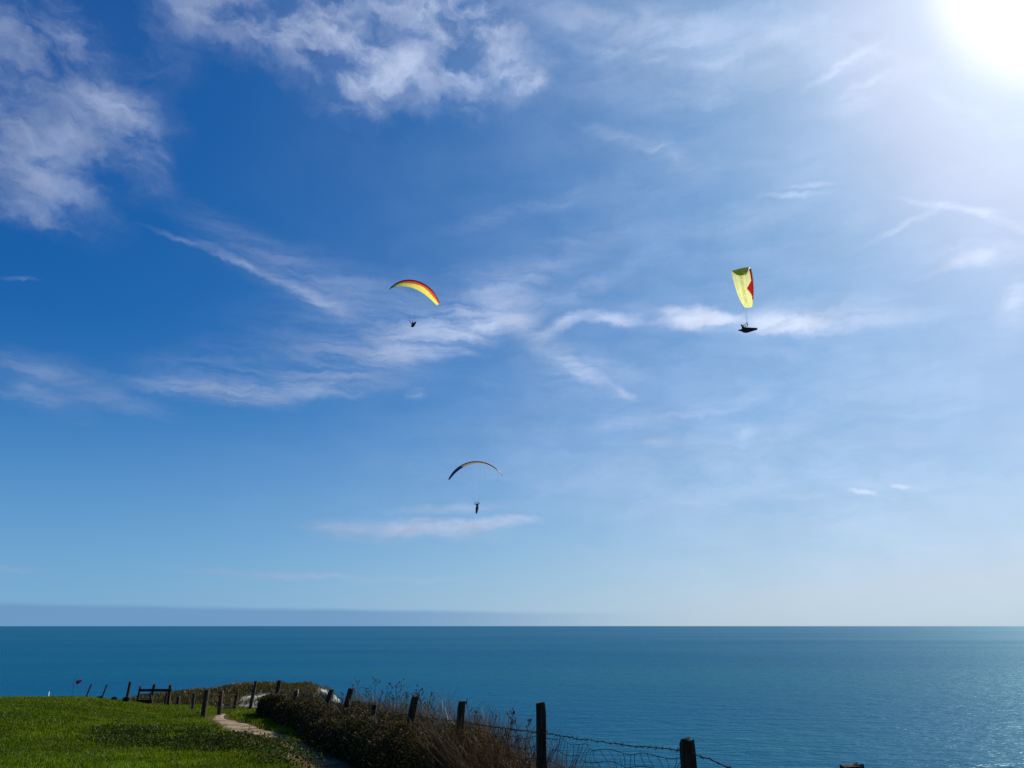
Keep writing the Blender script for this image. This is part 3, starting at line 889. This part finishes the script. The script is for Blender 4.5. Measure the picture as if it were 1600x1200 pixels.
def post_mesh(w, d, h, seedn, lean=(0, 0), chip=0, round_=False):
    """a weathered post standing on the origin, split and worn at the top; sunk .5 m"""
    rr = random.Random(seedn)
    n = 12
    ring = []
    for k in range(n):
        a = 2 * math.pi * (k + .5) / n
        c, s = math.cos(a), math.sin(a)
        if round_: ring.append((c * w / 2, s * d / 2))
        else:
            e = .28
            ring.append((math.copysign(abs(c) ** e, c) * w / 2, math.copysign(abs(s) ** e, s) * d / 2))
    jit = [(rr.uniform(.94, 1.05)) for _ in range(n)]
    zs = [-.5, 0, h * .25, h * .5, h * .75, h * .93, h]
    vs, fs = [], []
    tw = rr.uniform(-.12, .12)
    for i, z in enumerate(zs):
        s = max(z, 0) / h
        sc = (1.06 - .06 * s) if i < 6 else .93
        ox, oy = lean[0] * max(z, -.2) + rr.uniform(-.004, .004), lean[1] * max(z, -.2) + rr.uniform(-.004, .004)
        ca, sa = math.cos(tw * s), math.sin(tw * s)
        for k in range(n):
            x, y = ring[k][0] * jit[k] * sc, ring[k][1] * jit[k] * sc
            dz = 0
            if i == 6: dz = rr.uniform(-.012, .008) - (chip * (.045 if k in (4, 5) else .02 if k in (0, 9) else 0))
            vs.append((x * ca - y * sa + ox, x * sa + y * ca + oy, z + dz))
    for i in range(len(zs) - 1):
        for k in range(n):
            k2 = (k + 1) % n
            fs.append((i * n + k, i * n + k2, (i + 1) * n + k2, (i + 1) * n + k))
    b = (len(zs) - 1) * n
    cx = sum(vs[b + k][0] for k in range(n)) / n; cy = sum(vs[b + k][1] for k in range(n)) / n
    vs.append((cx, cy, h - .006 - chip * .03))
    for k in range(n): fs.append((b + k, b + (k + 1) % n, len(vs) - 1))
    mb = MB(); mb.add(vs, fs)
    return mb

def post_at(name, u, v_top, y, w, parent=None, label=None, dv=None, lean_px=0.0, lean_y=0.0, chip=0, mat_=None, rnd=False, org=None, length=None, rz=None):
    """post whose top centre shows at (u, v_top) from y metres away; lean_px = sideways drift of the top over 100 px of height"""
    top = P(u, v_top, y)
    base_x = top.x; 
    h = length or 1.05
    lean = (lean_px, lean_y)
    bz = top.z - h
    bx, by = top.x - lean[0] * h, y - lean[1] * h
    o = post_mesh(w, w * random.uniform(.9, 1.1), h, int(u), lean, chip, rnd).build(name, mat_ or M['wood'], parent)
    o.location = Vector((bx, by, bz)) - (org if org else Vector((0, 0, 0)))
    if label: o['label'] = label
    return o, top, Vector((bx, by, bz)), lean, h

# --- cliff fence with barbed wire
org = Vector((fence_x(12), 12, float(z_ground(fence_x(12), 12))))
cf = empty('cliff_fence', org)
tag(cf, 'post and barbed wire fence along the cliff edge running through the brambles', 'fence')
CFP = [(1332, 1194, .096, -.02, 0, 0, None), (1073, 1154, .082, -.02, 0, .6, 'split post with a notched top'), (845, 1098, .088, .0, 0, 0, 'tall upright post with a flat top'),
       (722, 1096, .086, .07, 0, 0, 'post leaning slightly right among dry stems'), (649, 1087, .104, .16, 0, 0, 'stout leaning post greyed by lichen'), (586, 1102, .10, .05, 0, 1, 'low stump buried in brambles'),
       (549, 1075, .105, .22, 0, 0, 'tapering post leaning right'), (519, 1077, .105, .34, 0, 0, 'post leaning steeply in front of white chalk'), (463, 1079, .10, .05, 0, 0, None), (437, 1063, .118, .10, 0, 0, 'post rising above the far end of the brambles')]
tops = []
for u, v, w, ln, ly, chip, lab in CFP:
    y = yf(u)
    if u == 437: y = 24.5
    if u == 463: y = 22.0
    o, top, b, lean, h = post_at('post', u, v, y, w, cf, lab, lean_px=ln, chip=chip, org=org, length=1.25 if u < 1000 else 1.15)
    tops.append((u, top, lean, y))

def wire_run(a, b, sag, seedn, rad, barbs=True, wob=.006):
    rr = random.Random(seedn)
    tb = MB()
    L = (b - a).length
    n = max(8, int(L / .06))
    pts = []
    for k in range(n + 1):
        t_ = k / n
        p = a.lerp(b, t_)
        p = p + Vector((rr.uniform(-wob, wob), rr.uniform(-wob, wob), -sag * 4 * t_ * (1 - t_) + rr.uniform(-wob, wob) * .7))
        pts.append(p)
    tb.tube(pts, rad, 5)
    if barbs:
        s = .05
        while s < L - .03:
            t_ = s / L; i = min(int(t_ * n), n - 1)
            c = pts[i].lerp(pts[i + 1], t_ * n - i)
            for j in range(2):
                d = Vector((rr.uniform(-1, 1), rr.uniform(-1, 1), rr.uniform(-1, 1))).normalized() * .019
                tb.tube([c - d, c + d], [rad * .7, rad * .35], 4)
            tb.ball(c, rad * 1.9, 6, 4)
            s += rr.uniform(.075, .105)
    return tb
# where the strand crosses each post in view: photo heights of the strand
W1 = [(1332, 1262), (1079, 1174), (848, 1145), (716, 1127), (640, 1116), (583, 1109)]
wp = [P(u, v, yf(u)) for u, v in W1]
for i in range(len(wp) - 1):
    a, b = wp[i], wp[i + 1]
    wire_run(a - org, b - org, [.02, .012, .006, .01, .02][i], 300 + i, .0034 if i < 2 else .0042).build('barbed_wire', M['wire'], cf)
# stock netting hung below the strand, buckled
def netting(i0, i1, seedn, drop0, drop1, name='wire_netting'):
    rr = random.Random(seedn)
    a, b = wp[i0], wp[i1]
    L = (b - a).length
    tb = MB()
    ncol = int(L / .085); rows = [0, .085, .18, .29, .41, .56]
    ph = [rr.uniform(0, 6.28) for _ in range(4)]
    nrm = Vector(((b - a).y, -(b - a).x, 0)).normalized(); along = (b - a).normalized()
    def pos(t_, r):
        top = a.lerp(b, t_) - Vector((0, 0, drop0 + (drop1 - drop0) * t_ + .022 * math.sin(math.pi * t_)))
        wv = .035 * math.sin(t_ * 9 + r * 14 + ph[0]) + .025 * math.sin(t_ * 23 + r * 21 + ph[1])
        al = (.030 * math.sin(r * 19 + t_ * 17 + ph[2]) + .014 * math.sin(r * 41 + t_ * 40 + ph[3])) * min(1, r * 5)
        return top - Vector((0, 0, r + .012 * math.sin(t_ * 31 + r * 9))) + nrm * wv + along * al
    for r in rows:
        tb.tube([pos(k / 40, r) - org for k in range(41)], .0022, 4)
    for c in range(ncol + 1):
        t_ = min(max((c + rr.uniform(-.2, .2)) / ncol, 0), 1)
        tb.tube([pos(t_, .56 * k / 16) - org for k in range(17)], .0020, 4)
    tb.build(name, M['wire'], cf)
netting(2, 1, 401, .03, .045)
netting(3, 2, 402, .05, .04)
netting(1, 0, 403, .08, .06)

# --- fence round the head of the path
org2 = P(323, 1115, 25.0)
pf = empty('path_fence', org2)
tag(pf, 'short row of wooden posts strung with wire where the path meets the headland', 'fence')
PFP = [(279.5, 1087.5, 33.0, .12, 0), (304, 1084.5, 29.0, .075, .05), (324, 1077, 25.0, .13, .05), (346.5, 1079, 27.5, .12, .0), (370.5, 1080, 31.5, .10, .06), (400, 1064, 30.0, .11, .12)]
pts2 = []
for u, v, y, w, ln in PFP:
    h = .85 if u < 320 else 1.0
    if u == 400: h = 1.25
    o, top, b, lean, h = post_at('post', u, v, y, w, pf, None, lean_px=ln, org=org2, length=h, mat_=M['wood2'])
    pts2.append((top, b))
for i in range(len(pts2) - 1):
    for s in (.12, .5):
        a = pts2[i][0].lerp(pts2[i][1], s); b = pts2[i + 1][0].lerp(pts2[i + 1][1], s)
        wire_run(a - org2, b - org2, .015, 500 + i, .004, False, .003).build('wire', M['wire'], pf)

# --- single posts on the crest
for u, v, y, w, ln, h, lab, nm in [
    (143, 1069, 33.5, .050, .28, 1.15, 'thin leaning post, nearer the windsock of the two slanting ones', 'fence_post'),
    (167.5, 1069.5, 34.0, .050, .27, 1.15, 'thin leaning post with a dark bush at its foot', 'fence_post'),
    (203.8, 1065, 33.0, .088, .07, 1.2, 'tallest upright dark post beside the plank gate', 'fence_post')]:
    o, *_ = post_at(nm, u, v, y, w, None, None, lean_px=ln, length=h)
    tag(o, lab, 'post', 'old posts along the crest of the lawn')
o, *_ = post_at('marker_stake', 76.5, 1080.5, 33.0, .045, None, None, lean_px=0, length=.75, mat_=M['white'])
tag(o, 'short white marker stake alone on the grass crest', 'stake')
o, *_ = post_at('marker_stake', 466, 1077, 24.0, .028, None, None, lean_px=.03, length=.9, mat_=M['pale'])
tag(o, 'slim pale stake catching the sun behind the brambles', 'stake')

# --- plank gate
yg = 31.5
go = P(240, 1100, yg)
gt = empty('plank_gate', go)
tag(gt, 'dark wooden plank gate with three posts at the edge of the lawn', 'gate')
for u, v, w, h, ln in [(219.5, 1072, .07, .95, .05), (241.5, 1069, .105, 1.05, .08), (266.5, 1070, .105, 1.05, -.02)]:
    post_at('post', u, v, yg, w, gt, None, lean_px=ln, org=go, length=h, mat_=M['wood2'])
mb = MB(); a = P(218, 1078.5, yg - .08) - go; b = P(268, 1078.5, yg - .08) - go
mb.tube([a, b], .048, 8, True, .5); mb.build('top_rail', M['board'], gt)
mb = MB(); a = P(216, 1096.5, yg - .08) - go; b = P(238, 1097.5, yg - .08) - go
mb.box((a + b) / 2, ((b - a).length, .04, .16)); mb.build('kick_board', M['board'], gt)
mb = MB()
for u0, v0, u1, v1 in [(238, 1098, 234, 1083), (257, 1099, 261, 1083)]:
    mb = MB(); mb.tube([P(u0, v0 + 4, yg - .15) - go, P(u1, v1, yg - .15) - go], .05, 8); mb.build('strut', M['wood2'], gt)
for k in range(2):
    mb = MB(); a = P(220, 1085 + 6 * k, yg + .02) - go; b = P(240, 1085 + 6 * k, yg + .02) - go
    mb.tube([a, b], .014, 6); mb.build('bar', M['wire'], gt)

# --- windsock
M['sock'] = mat_cloth('windsock_cloth', (.16, .02, .06), .35)
ys_ = 36.0
wb = P(113.5, 1092, ys_); wt = P(116, 1061, ys_)
wsk = empty('windsock', wb)
tag(wsk, 'thin windsock pole with a small dark red sock beyond the lawn crest', 'windsock')
mb = MB(); mb.tube([Vector((0, 0, -.8)), wt - wb], [.009, .006], 6); mb.build('pole', M['wire'], wsk)
mb = MB()
s0 = P(120, 1066.5, ys_) - wb; s1 = P(127.5, 1063.5, ys_) - wb
mb.tube([s0.lerp(s1, k / 5) for k in range(6)], [.075, .08, .07, .06, .05, .042], 10, False)
mb.build('sock', M['sock'], wsk, smooth=True)
mb = MB(); mb.tube([wt - wb, (wt - wb).lerp(s0, .5) + Vector((0, 0, .04)), s0 + Vector((0, 0, .07))], .005, 5); mb.build('bridle', M['wire'], wsk)

# --- dark bushlets at the crest
for u, v, sz, lab in [(155.5, 1092, .10, 'small round dark bush at the foot of a leaning post'), (178, 1092.5, .085, 'low dark bush on the crest between a leaning post and the upright one'), (197, 1092.5, .09, 'flat dark bush touching the base of the upright post')]:
    y = 30.6; c = P(u, v, y)
    b = empty('small_bush', (c.x, y, c.z - sz))
    n = 420
    d = rng.normal(size=(n, 3)); d /= np.linalg.norm(d, axis=1)[:, None]
    pos = d * (rng.random((n, 1)) ** .4) * np.array([sz * 1.25, sz, sz]) + np.array([0, 0, sz])
    V, Fc, cc = leaves(pos, .03 + .03 * rng.random(n), pick(n, [(.014, .020, .008), (.022, .028, .01)], [1, 1]), .3)
    add_mesh('foliage', V, Fc, M['leaf'], b, col=cc)
    mb = MB()
    for k in range(5):
        a = k * 1.26
        mb.tube([Vector((0, 0, -.05)), Vector((math.cos(a) * sz * .6, math.sin(a) * sz * .5, sz * 1.3))], [.008, .004], 5)
    mb.build('stem', M['cane'], b)
    tag(b, lab, 'bush', 'dark bushlets along the crest')

# ------------------------------------------------------------------ paragliders
def canopy(root, span_mats, rule, flat=11.2, phimax=1.02, chord=2.75, ns=96, nc=26, sweep=.55):
    """arched ram-air wing: x forward, y left, z up; apex at z = 0.  rule(t, c, top) -> material slot"""
    Rr = flat / 2 / phimax
    prof = []
    for k in range(nc + 1):                                   # upper surface from trailing edge to nose
        c = .5 * (1 + math.cos(math.pi * (1 - k / nc)))        # 0 = TE .. 1 = nose
        prof.append((c, 1))
    for k in range(1, nc):
        c = .5 * (1 + math.cos(math.pi * k / nc)); prof.append((c, 0))
    def thick(c, top):
        x = 1 - c
        yt = .6 * (.2969 * math.sqrt(max(x, 0)) - .126 * x - .3516 * x * x + .2843 * x ** 3 - .1036 * x ** 4) / .2 * .17 * 2
        return yt * .78 if top else -yt * .30
    V, idx = [], []
    m = len(prof)
    for i in range(ns + 1):
        t = -1 + 2 * i / ns
        ph = t * phimax
        ch = chord * math.sqrt(max(1 - (abs(t) ** 2.3) * .88, .02))
        yc, zc = Rr * math.sin(ph), Rr * (math.cos(ph) - 1)
        nv = Vector((0, math.sin(ph), math.cos(ph)))
        x_le = chord * .5 - sweep * abs(t) ** 2.6
        for c, top in prof:
            x = x_le - ch * (1 - c)
            hh = thick(c, top) * ch * (1.0 if i % 2 == 0 else .965)
            p = Vector((x, yc, zc)) + nv * hh
            V.append(p)
    F4, mi = [], []
    for i in range(ns):
        t = -1 + 2 * (i + .5) / ns
        for k in range(m):
            k2 = (k + 1) % m
            F4.append((i * m + k, i * m + k2, (i + 1) * m + k2, (i + 1) * m + k))
            c = .5 * (prof[k][0] + prof[k2][0]); top = prof[k][1] and prof[k2][1]
            mi.append(rule(t, c, bool(top)))
    F4.append(tuple(range(m))); mi.append(rule(-1, .5, True))
    F4.append(tuple(ns * m + k for k in range(m - 1, -1, -1))); mi.append(rule(1, .5, True))
    o = add_mesh('canopy', V, F4, span_mats, root, smooth=True, midx=mi)
    return Rr

M['line'] = mat_plain('kevlar_line', (.10, .10, .11), .6, .2, 0, .1, 5.0)
M['harness'] = mat_plain('harness_cloth', (.012, .012, .016), .75, .2, 0, .4, 8.0)
M['suit'] = mat_plain('flying_suit', (.020, .022, .030), .8, .15, 0, .3, 8.0)
M['helmet'] = mat_plain('helmet_shell', (.035, .045, .075), .3, .5, 0, .1, 5.0)
M['skin'] = mat_plain('skin', (.42, .26, .19), .6, .3, 0, .1, 8.0)

def rig_lines(root, Rr, phimax, chord, hip):
    mb = MB()
    for sgn in (-1, 1):
        car = Vector((0.02, sgn * .22, hip.z + .42))
        fork = car + Vector((.0, sgn * .03, .45))
        for row, cx in enumerate((.32, -.02, -.42)):
            for kk in range(5):
                t = sgn * (.10 + .86 * (kk + .5) / 5)
                ph = t * phimax
                mid_a = Vector((cx * chord * .6, Rr * math.sin(ph) * .82, Rr * (math.cos(ph) - 1) - 1.6))
                mb.tube([fork, mid_a], .0011, 3, False)
                for d in (-.07, .0, .07):
                    t2 = t + d; p2 = t2 * phimax
                    ch = chord * math.sqrt(max(1 - (abs(t2) ** 2.3) * .80, .02))
                    x = chord * .5 - .55 * abs(t2) ** 2.6 - ch * (.5 - cx)
                    mb.tube([mid_a, Vector((x, Rr * math.sin(p2), Rr * (math.cos(p2) - 1) - .05))], .0007, 3, False)
    mb.build('suspension_lines', M['line'], root)
    for sgn in (-1, 1):
        mb = MB()
        car = Vector((0.02, sgn * .22, hip.z + .42)); fork = car + Vector((0, sgn * .03, .45))
        for dx in (-.05, 0, .05):
            mb.tube([car, fork + Vector((dx, 0, 0))], .016, 5)
        mb.build('riser', M['harness'], root)

def harness(root, hip, length, rear, droop, fat=.30):
    """pod harness: pointed fairing behind the back, long leg cocoon forward (x), hip at 'hip'"""
    prof = [(-rear, .03, .05), (-rear * .8, .10, .03), (-rear * .5, .19, .0), (-.15, fat * .92, -.02), (.15, fat, -.02), (.45, fat * .86, .0), (.8, fat * .66, .03), (1.1, fat * .50, .06), (length * .93, fat * .40, .08), (length, fat * .24, .09)]
    seg = 14
    V, Fq = [], []
    for x, r, dz in prof:
        for k in range(seg):
            a = 2 * math.pi * k / seg
            V.append(hip + Vector((x, r * .82 * math.cos(a), dz - droop * max(x, 0) + r * (.75 if math.sin(a) > 0 else .95) * math.sin(a))))
    for i in range(len(prof) - 1):
        for k in range(seg):
            k2 = (k + 1) % seg
            Fq.append((i * seg + k, (i + 1) * seg + k, (i + 1) * seg + k2, i * seg + k2))
    Fq.append(tuple(range(seg))); Fq.append(tuple((len(prof) - 1) * seg + k for k in range(seg - 1, -1, -1)))
    add_mesh('harness', V, Fq, M['harness'], root, smooth=True)
    for sgn in (-1, 1):
        mb = MB(); mb.tube([hip + Vector((.16, sgn * .20, .12)), hip + Vector((.04, sgn * .22, .42))], .022, 6)
        mb.build('strap', M['harness'], root)

def person(name, root_mw, hip, recline, label, hands, droop, head_turn=0.0):
    """seated, reclining body: one voxel-merged surface; hands = hand targets in the glider's frame"""
    mb = MB()
    rc = recline
    up = Vector((-math.sin(rc), 0, math.cos(rc)))
    fwd = Vector((math.cos(rc), 0, math.sin(rc)))
    pel = hip + Vector((0, 0, -.02))
    chest = pel + up * .42; neck = pel + up * .58; headc = pel + up * .74 + Vector((.05, 0, .02))
    mb.tube([pel - up * .05, pel + up * .1, pel + up * .28, chest, pel + up * .52, neck], [.15, .165, .155, .175, .14, .065], 12, True, 1.15)
    mb.tube([neck - up * .02, headc - up * .05], [.06, .058], 10)
    mb.ball(headc, (.095, .078, .118), 14, 10)
    mb.ball(headc + fwd * .098 - up * .012, (.018, .013, .022), 8, 6)                 # nose
    mb.ball(headc + fwd * .088 - up * .058, (.012, .026, .008), 8, 5)                 # mouth
    for sg in (-1, 1):
        mb.ball(headc + Vector((0, sg * .080, 0)), (.022, .010, .032), 8, 6)           # ears
        mb.ball(headc + fwd * .084 + up * .022 + Vector((0, sg * .032, 0)), (.010, .014, .010), 8, 5)   # eyes
    for sg, hd in zip((-1, 1), hands):
        sh = pel + up * .50 + Vector((0, sg * .19, 0))
        hd = Vector(hd)
        d = hd - sh
        L1, L2 = .30, .27
        D = min(d.length, L1 + L2 - .01)
        dn = d.normalized()
        a = (L1 * L1 - L2 * L2 + D * D) / (2 * D); hgt = math.sqrt(max(L1 * L1 - a * a, 0))
        side = (Vector((.1, sg * 1.0, -.3)) - dn * dn.dot(Vector((.1, sg * 1.0, -.3)))).normalized()
        el = sh + dn * a + side * hgt; wr = sh + dn * D
        mb.tube([sh, sh.lerp(el, .4), el], [.066, .056, .046], 8)
        mb.tube([el, el.lerp(wr, .35), wr], [.046, .042, .030], 8)
        hdv = (wr - el).normalized(); lat = hdv.cross(Vector((1, 0, 0)))
        lat = lat.normalized() if lat.length > .1 else Vector((0, 1, 0))
        pn = hdv.cross(lat)
        mb.tube([wr, wr + hdv * .05, wr + hdv * .095], [.030, .040, .036], 8, True, .6)
        for j, fl in enumerate((.062, .075, .070, .055)):                             # fingers close round the toggle
            b0 = wr + hdv * .09 + lat * (-.030 + .020 * j)
            mb.tube([b0, b0 + hdv * fl * .45 + pn * .012, b0 + hdv * fl * .55 + pn * .042, b0 + hdv * fl * .25 + pn * .058], [.010, .0095, .009, .008], 6)
        b0 = wr + hdv * .045 - lat * .036
        mb.tube([b0, b0 - lat * .022 + hdv * .022 + pn * .02, b0 + hdv * .05 + pn * .045], [.012, .0105, .009], 6)
    for sg in (-1, 1):
        kn = pel + Vector((.46, sg * .11, .05 - droop * .46)); an = kn + Vector((.44, -sg * .02, -.03 - droop * .44))
        mb.tube([pel + Vector((.02, sg * .09, 0)), pel.lerp(kn, .5) + Vector((0, sg * .04, 0)), kn], [.098, .085, .060], 9)
        mb.tube([kn, kn.lerp(an, .35), an], [.060, .055, .038], 8)
        mb.tube([an - Vector((.04, 0, .02)), an + Vector((.05, 0, .06)), an + Vector((.06, 0, .16))], [.042, .042, .030], 8)
    o = mb.build(name, M['suit'], None, True)
    md = o.modifiers.new('one_surface', 'REMESH'); md.mode = 'VOXEL'; md.voxel_size = .011; md.use_smooth_shade = True
    o.matrix_world = root_mw
    hm = MB()
    V0 = MB(); V0.ball(headc + Vector((-.012, 0, .022)), (.125, .108, .125), 16, 12)
    keep = []
    for f in V0.f:
        c = sum((Vector(V0.v[i]) for i in f), Vector()) / len(f) - headc
        if not (c.dot(fwd) > .03 and c.dot(up) < .045) and c.dot(up) > -.06: keep.append(f)
    h = add_mesh('helmet', V0.v, keep, M['helmet'], o, smooth=True)
    sm = h.modifiers.new('shell', 'SOLIDIFY'); sm.thickness = .012
    tag(o, label, 'person')
    return o

def glider(u, v, depth, yaw, roll, pitch, mats, rule, label, plabel, flat=11.2, phimax=1.02, chord=2.75, linelen=7.4, hang=(0, 0, 0), recl=.75, pod=1.35, rear=.75, droop=0.0, hang_roll=None, hang_yaw=None, fat=.3, sweep=.55, hands=None):
    """wing apex seen at (u, v); yaw 0 = flying away from the camera, counter-clockwise"""
    top = P(u, v, depth)
    rt = empty('paraglider', top)
    rt.rotation_euler = Euler((roll, pitch, yaw + math.pi / 2), 'XYZ')
    tag(rt, label, 'paraglider', None)
    Rr = canopy(rt, mats, rule, flat, phimax, chord, sweep=sweep)
    hip = Vector((hang[0], hang[1], -linelen))
    rig_lines(rt, Rr, phimax, chord, hip)
    harness(rt, hip, pod, rear, droop, fat)
    bpy.context.view_layer.update()
    hd = hands or [(.12, -.34, hip.z + .74), (.12, .34, hip.z + .74)]
    person('person', rt.matrix_world.copy(), hip, recl, plabel, hd, droop)
    return rt

NY = lambda n, c, tr=.8, cl=0.0: mat_cloth(n, c, tr, cl)
yel = NY('nylon_yellow', (.86, .86, .46)); red = NY('nylon_red', (.62, .012, .015), .5); wht = NY('nylon_white', (.80, .78, .74), .5)
olive = NY('nylon_lime', (.92, .86, .03), .9); drk = NY('nylon_maroon', (.17, .010, .035), .4); grn = NY('nylon_teal', (.03, .10, .10), .3); orange = NY('nylon_orange', (.65, .24, .05))
purple = NY('nylon_purple', (.10, .035, .24), .45); cream = NY('nylon_sand', (.50, .45, .27)); grey = NY('nylon_slate', (.10, .12, .13), .3); seam = NY('nylon_seam', (.62, .60, .14), .75); pink = NY('nylon_rose', (.55, .20, .18), .4)

ytop = NY('nylon_yellow_thin', (.93, .90, .50), .8, .5); wtop = NY('nylon_white_thin', (.9, .88, .8), .8, .5); ctop = NY('nylon_sand_thin', (.85, .75, .4), .8, .5)
def rule_a(t, c, top):
    if t < -.90: return 6
    if top: return 5 if c > .97 else (1 if c > .93 else 8)
    if c > .86: return 1 if c < .95 else 5
    if c > .70 + .05 * math.sin(t * 7): return 7
    if c > .62 + .05 * math.sin(t * 7): return 4
    if c < .07: return 3
    return 0
mats_a = [NY('nylon_gold', (.90, .80, .17)), red, wht, seam, orange, drk, grn, NY('nylon_scarlet', (.85, .10, .05), .75), ytop, pink]
glider(649, 445, 126, R(180 + 30), R(-6), R(-4), mats_a, rule_a,
       'paraglider with a yellow wing edged in red, tilted down to the right', 'person in dark clothing hanging under the yellow and red tilted wing, arms raised',
       recl=.55, fat=.34, linelen=8.1, hang=(0, .45, 0))

def rule_b(t, c, top):
    if top:
        if c > .95: return 2
        return 3 if t < -.35 else 5
    if c > .97: return 2
    if t > .1:
        lim = .87 - .27 * max(0, 1 - abs(t - .50) / .24) ** 1.2
        if c > lim and t < .82: return 1
    elif c > .86: return 1
    if .30 < c < .52 and (int((t + 1) * 40) % 2 == 0) and t < .9: return 4
    return 0
mats_b = [yel, red, wht, olive, seam, ytop]
glider(1160, 429, 88, R(-111), R(-4), R(0), mats_b, rule_b,
       'paraglider seen side-on with a pale yellow wing and a red flash', 'person lying back in a long dark pod under the side-on yellow wing',
       flat=10.8, chord=2.45, linelen=7.6, recl=.55, pod=1.45, rear=.85, hang=(-.3, 0, 0), fat=.42, droop=.12)

def rule_c(t, c, top):
    t = -t
    if t > .42: return 0
    if t < -.62: return 3
    if top: return (0 if t > -.3 else 2) if c > .9 else 5
    if c > .90: return 0 if t > .1 else 2
    return 1 if t > -.35 else 4
mats_c = [purple, cream, drk, grey, orange, ctop]
glider(742, 723, 131, R(180 - 8), R(3), R(5), mats_c, rule_c,
       'paraglider with a thin purple and sand wing, lowest of those flying', 'person sitting upright under the thin purple wing, elbows out',
       recl=.25, pod=1.15, rear=.35, droop=1.0, fat=.33, linelen=7.6, chord=2.4)

# ------------------------------------------------------------------ a bird far off
mb = MB()
mb.tube([Vector((-.32, 0, 0)), Vector((-.15, 0, .01)), Vector((.1, 0, .02)), Vector((.28, 0, .02)), Vector((.36, 0, .01))], [.015, .055, .07, .045, .01], 8)
for sg in (-1, 1):
    n0 = len(mb.v)
    ptsw = [((.12, sg * .05, .03), (-.10, sg * .05, .02)), ((.18, sg * .35, .16), (-.04, sg * .35, .14)), ((.06, sg * .72, .10), (-.02, sg * .75, .09))]
    for a, b in ptsw: mb.v += [a, b, (a[0], a[1], a[2] - .012), (b[0], b[1], b[2] - .012)]
    for i in range(2):
        o_ = n0 + i * 4
        mb.f += [(o_, o_ + 1, o_ + 5, o_ + 4), (o_ + 2, o_ + 6, o_ + 7, o_ + 3), (o_, o_ + 4, o_ + 6, o_ + 2), (o_ + 1, o_ + 3, o_ + 7, o_ + 5)]
bird = mb.build('bird', mat_plain('gull_feathers', (.10, .11, .13), .8, .1, 0, .2, 5.0), None, True)
bird.location = P(219, 579, 300); bird.rotation_euler = (R(35), R(-20), R(60))
tag(bird, 'tiny dark bird far off in the open blue sky', 'bird')

# ------------------------------------------------------------------ camera and output
cam = bpy.data.cameras.new('camera'); cam.sensor_width = 36; cam.lens = 36 * F / 1600; cam.clip_start = .05; cam.clip_end = 400000
co_ = bpy.data.objects.new('camera', cam); C.objects.link(co_)
co_.location = (0, 0, EYE); co_.rotation_euler = (R(90) + PITCH, 0, 0)
SC.camera = co_
vs_ = SC.view_settings
vs_.view_transform = 'Standard'; vs_.look = 'None'; vs_.gamma = 1; vs_.exposure = 0.12
SC.render.resolution_x = 1024; SC.render.resolution_y = 768
SC.cycles.max_bounces = 6; SC.cycles.transparent_max_bounces = 6
SC.cycles.use_denoising = True
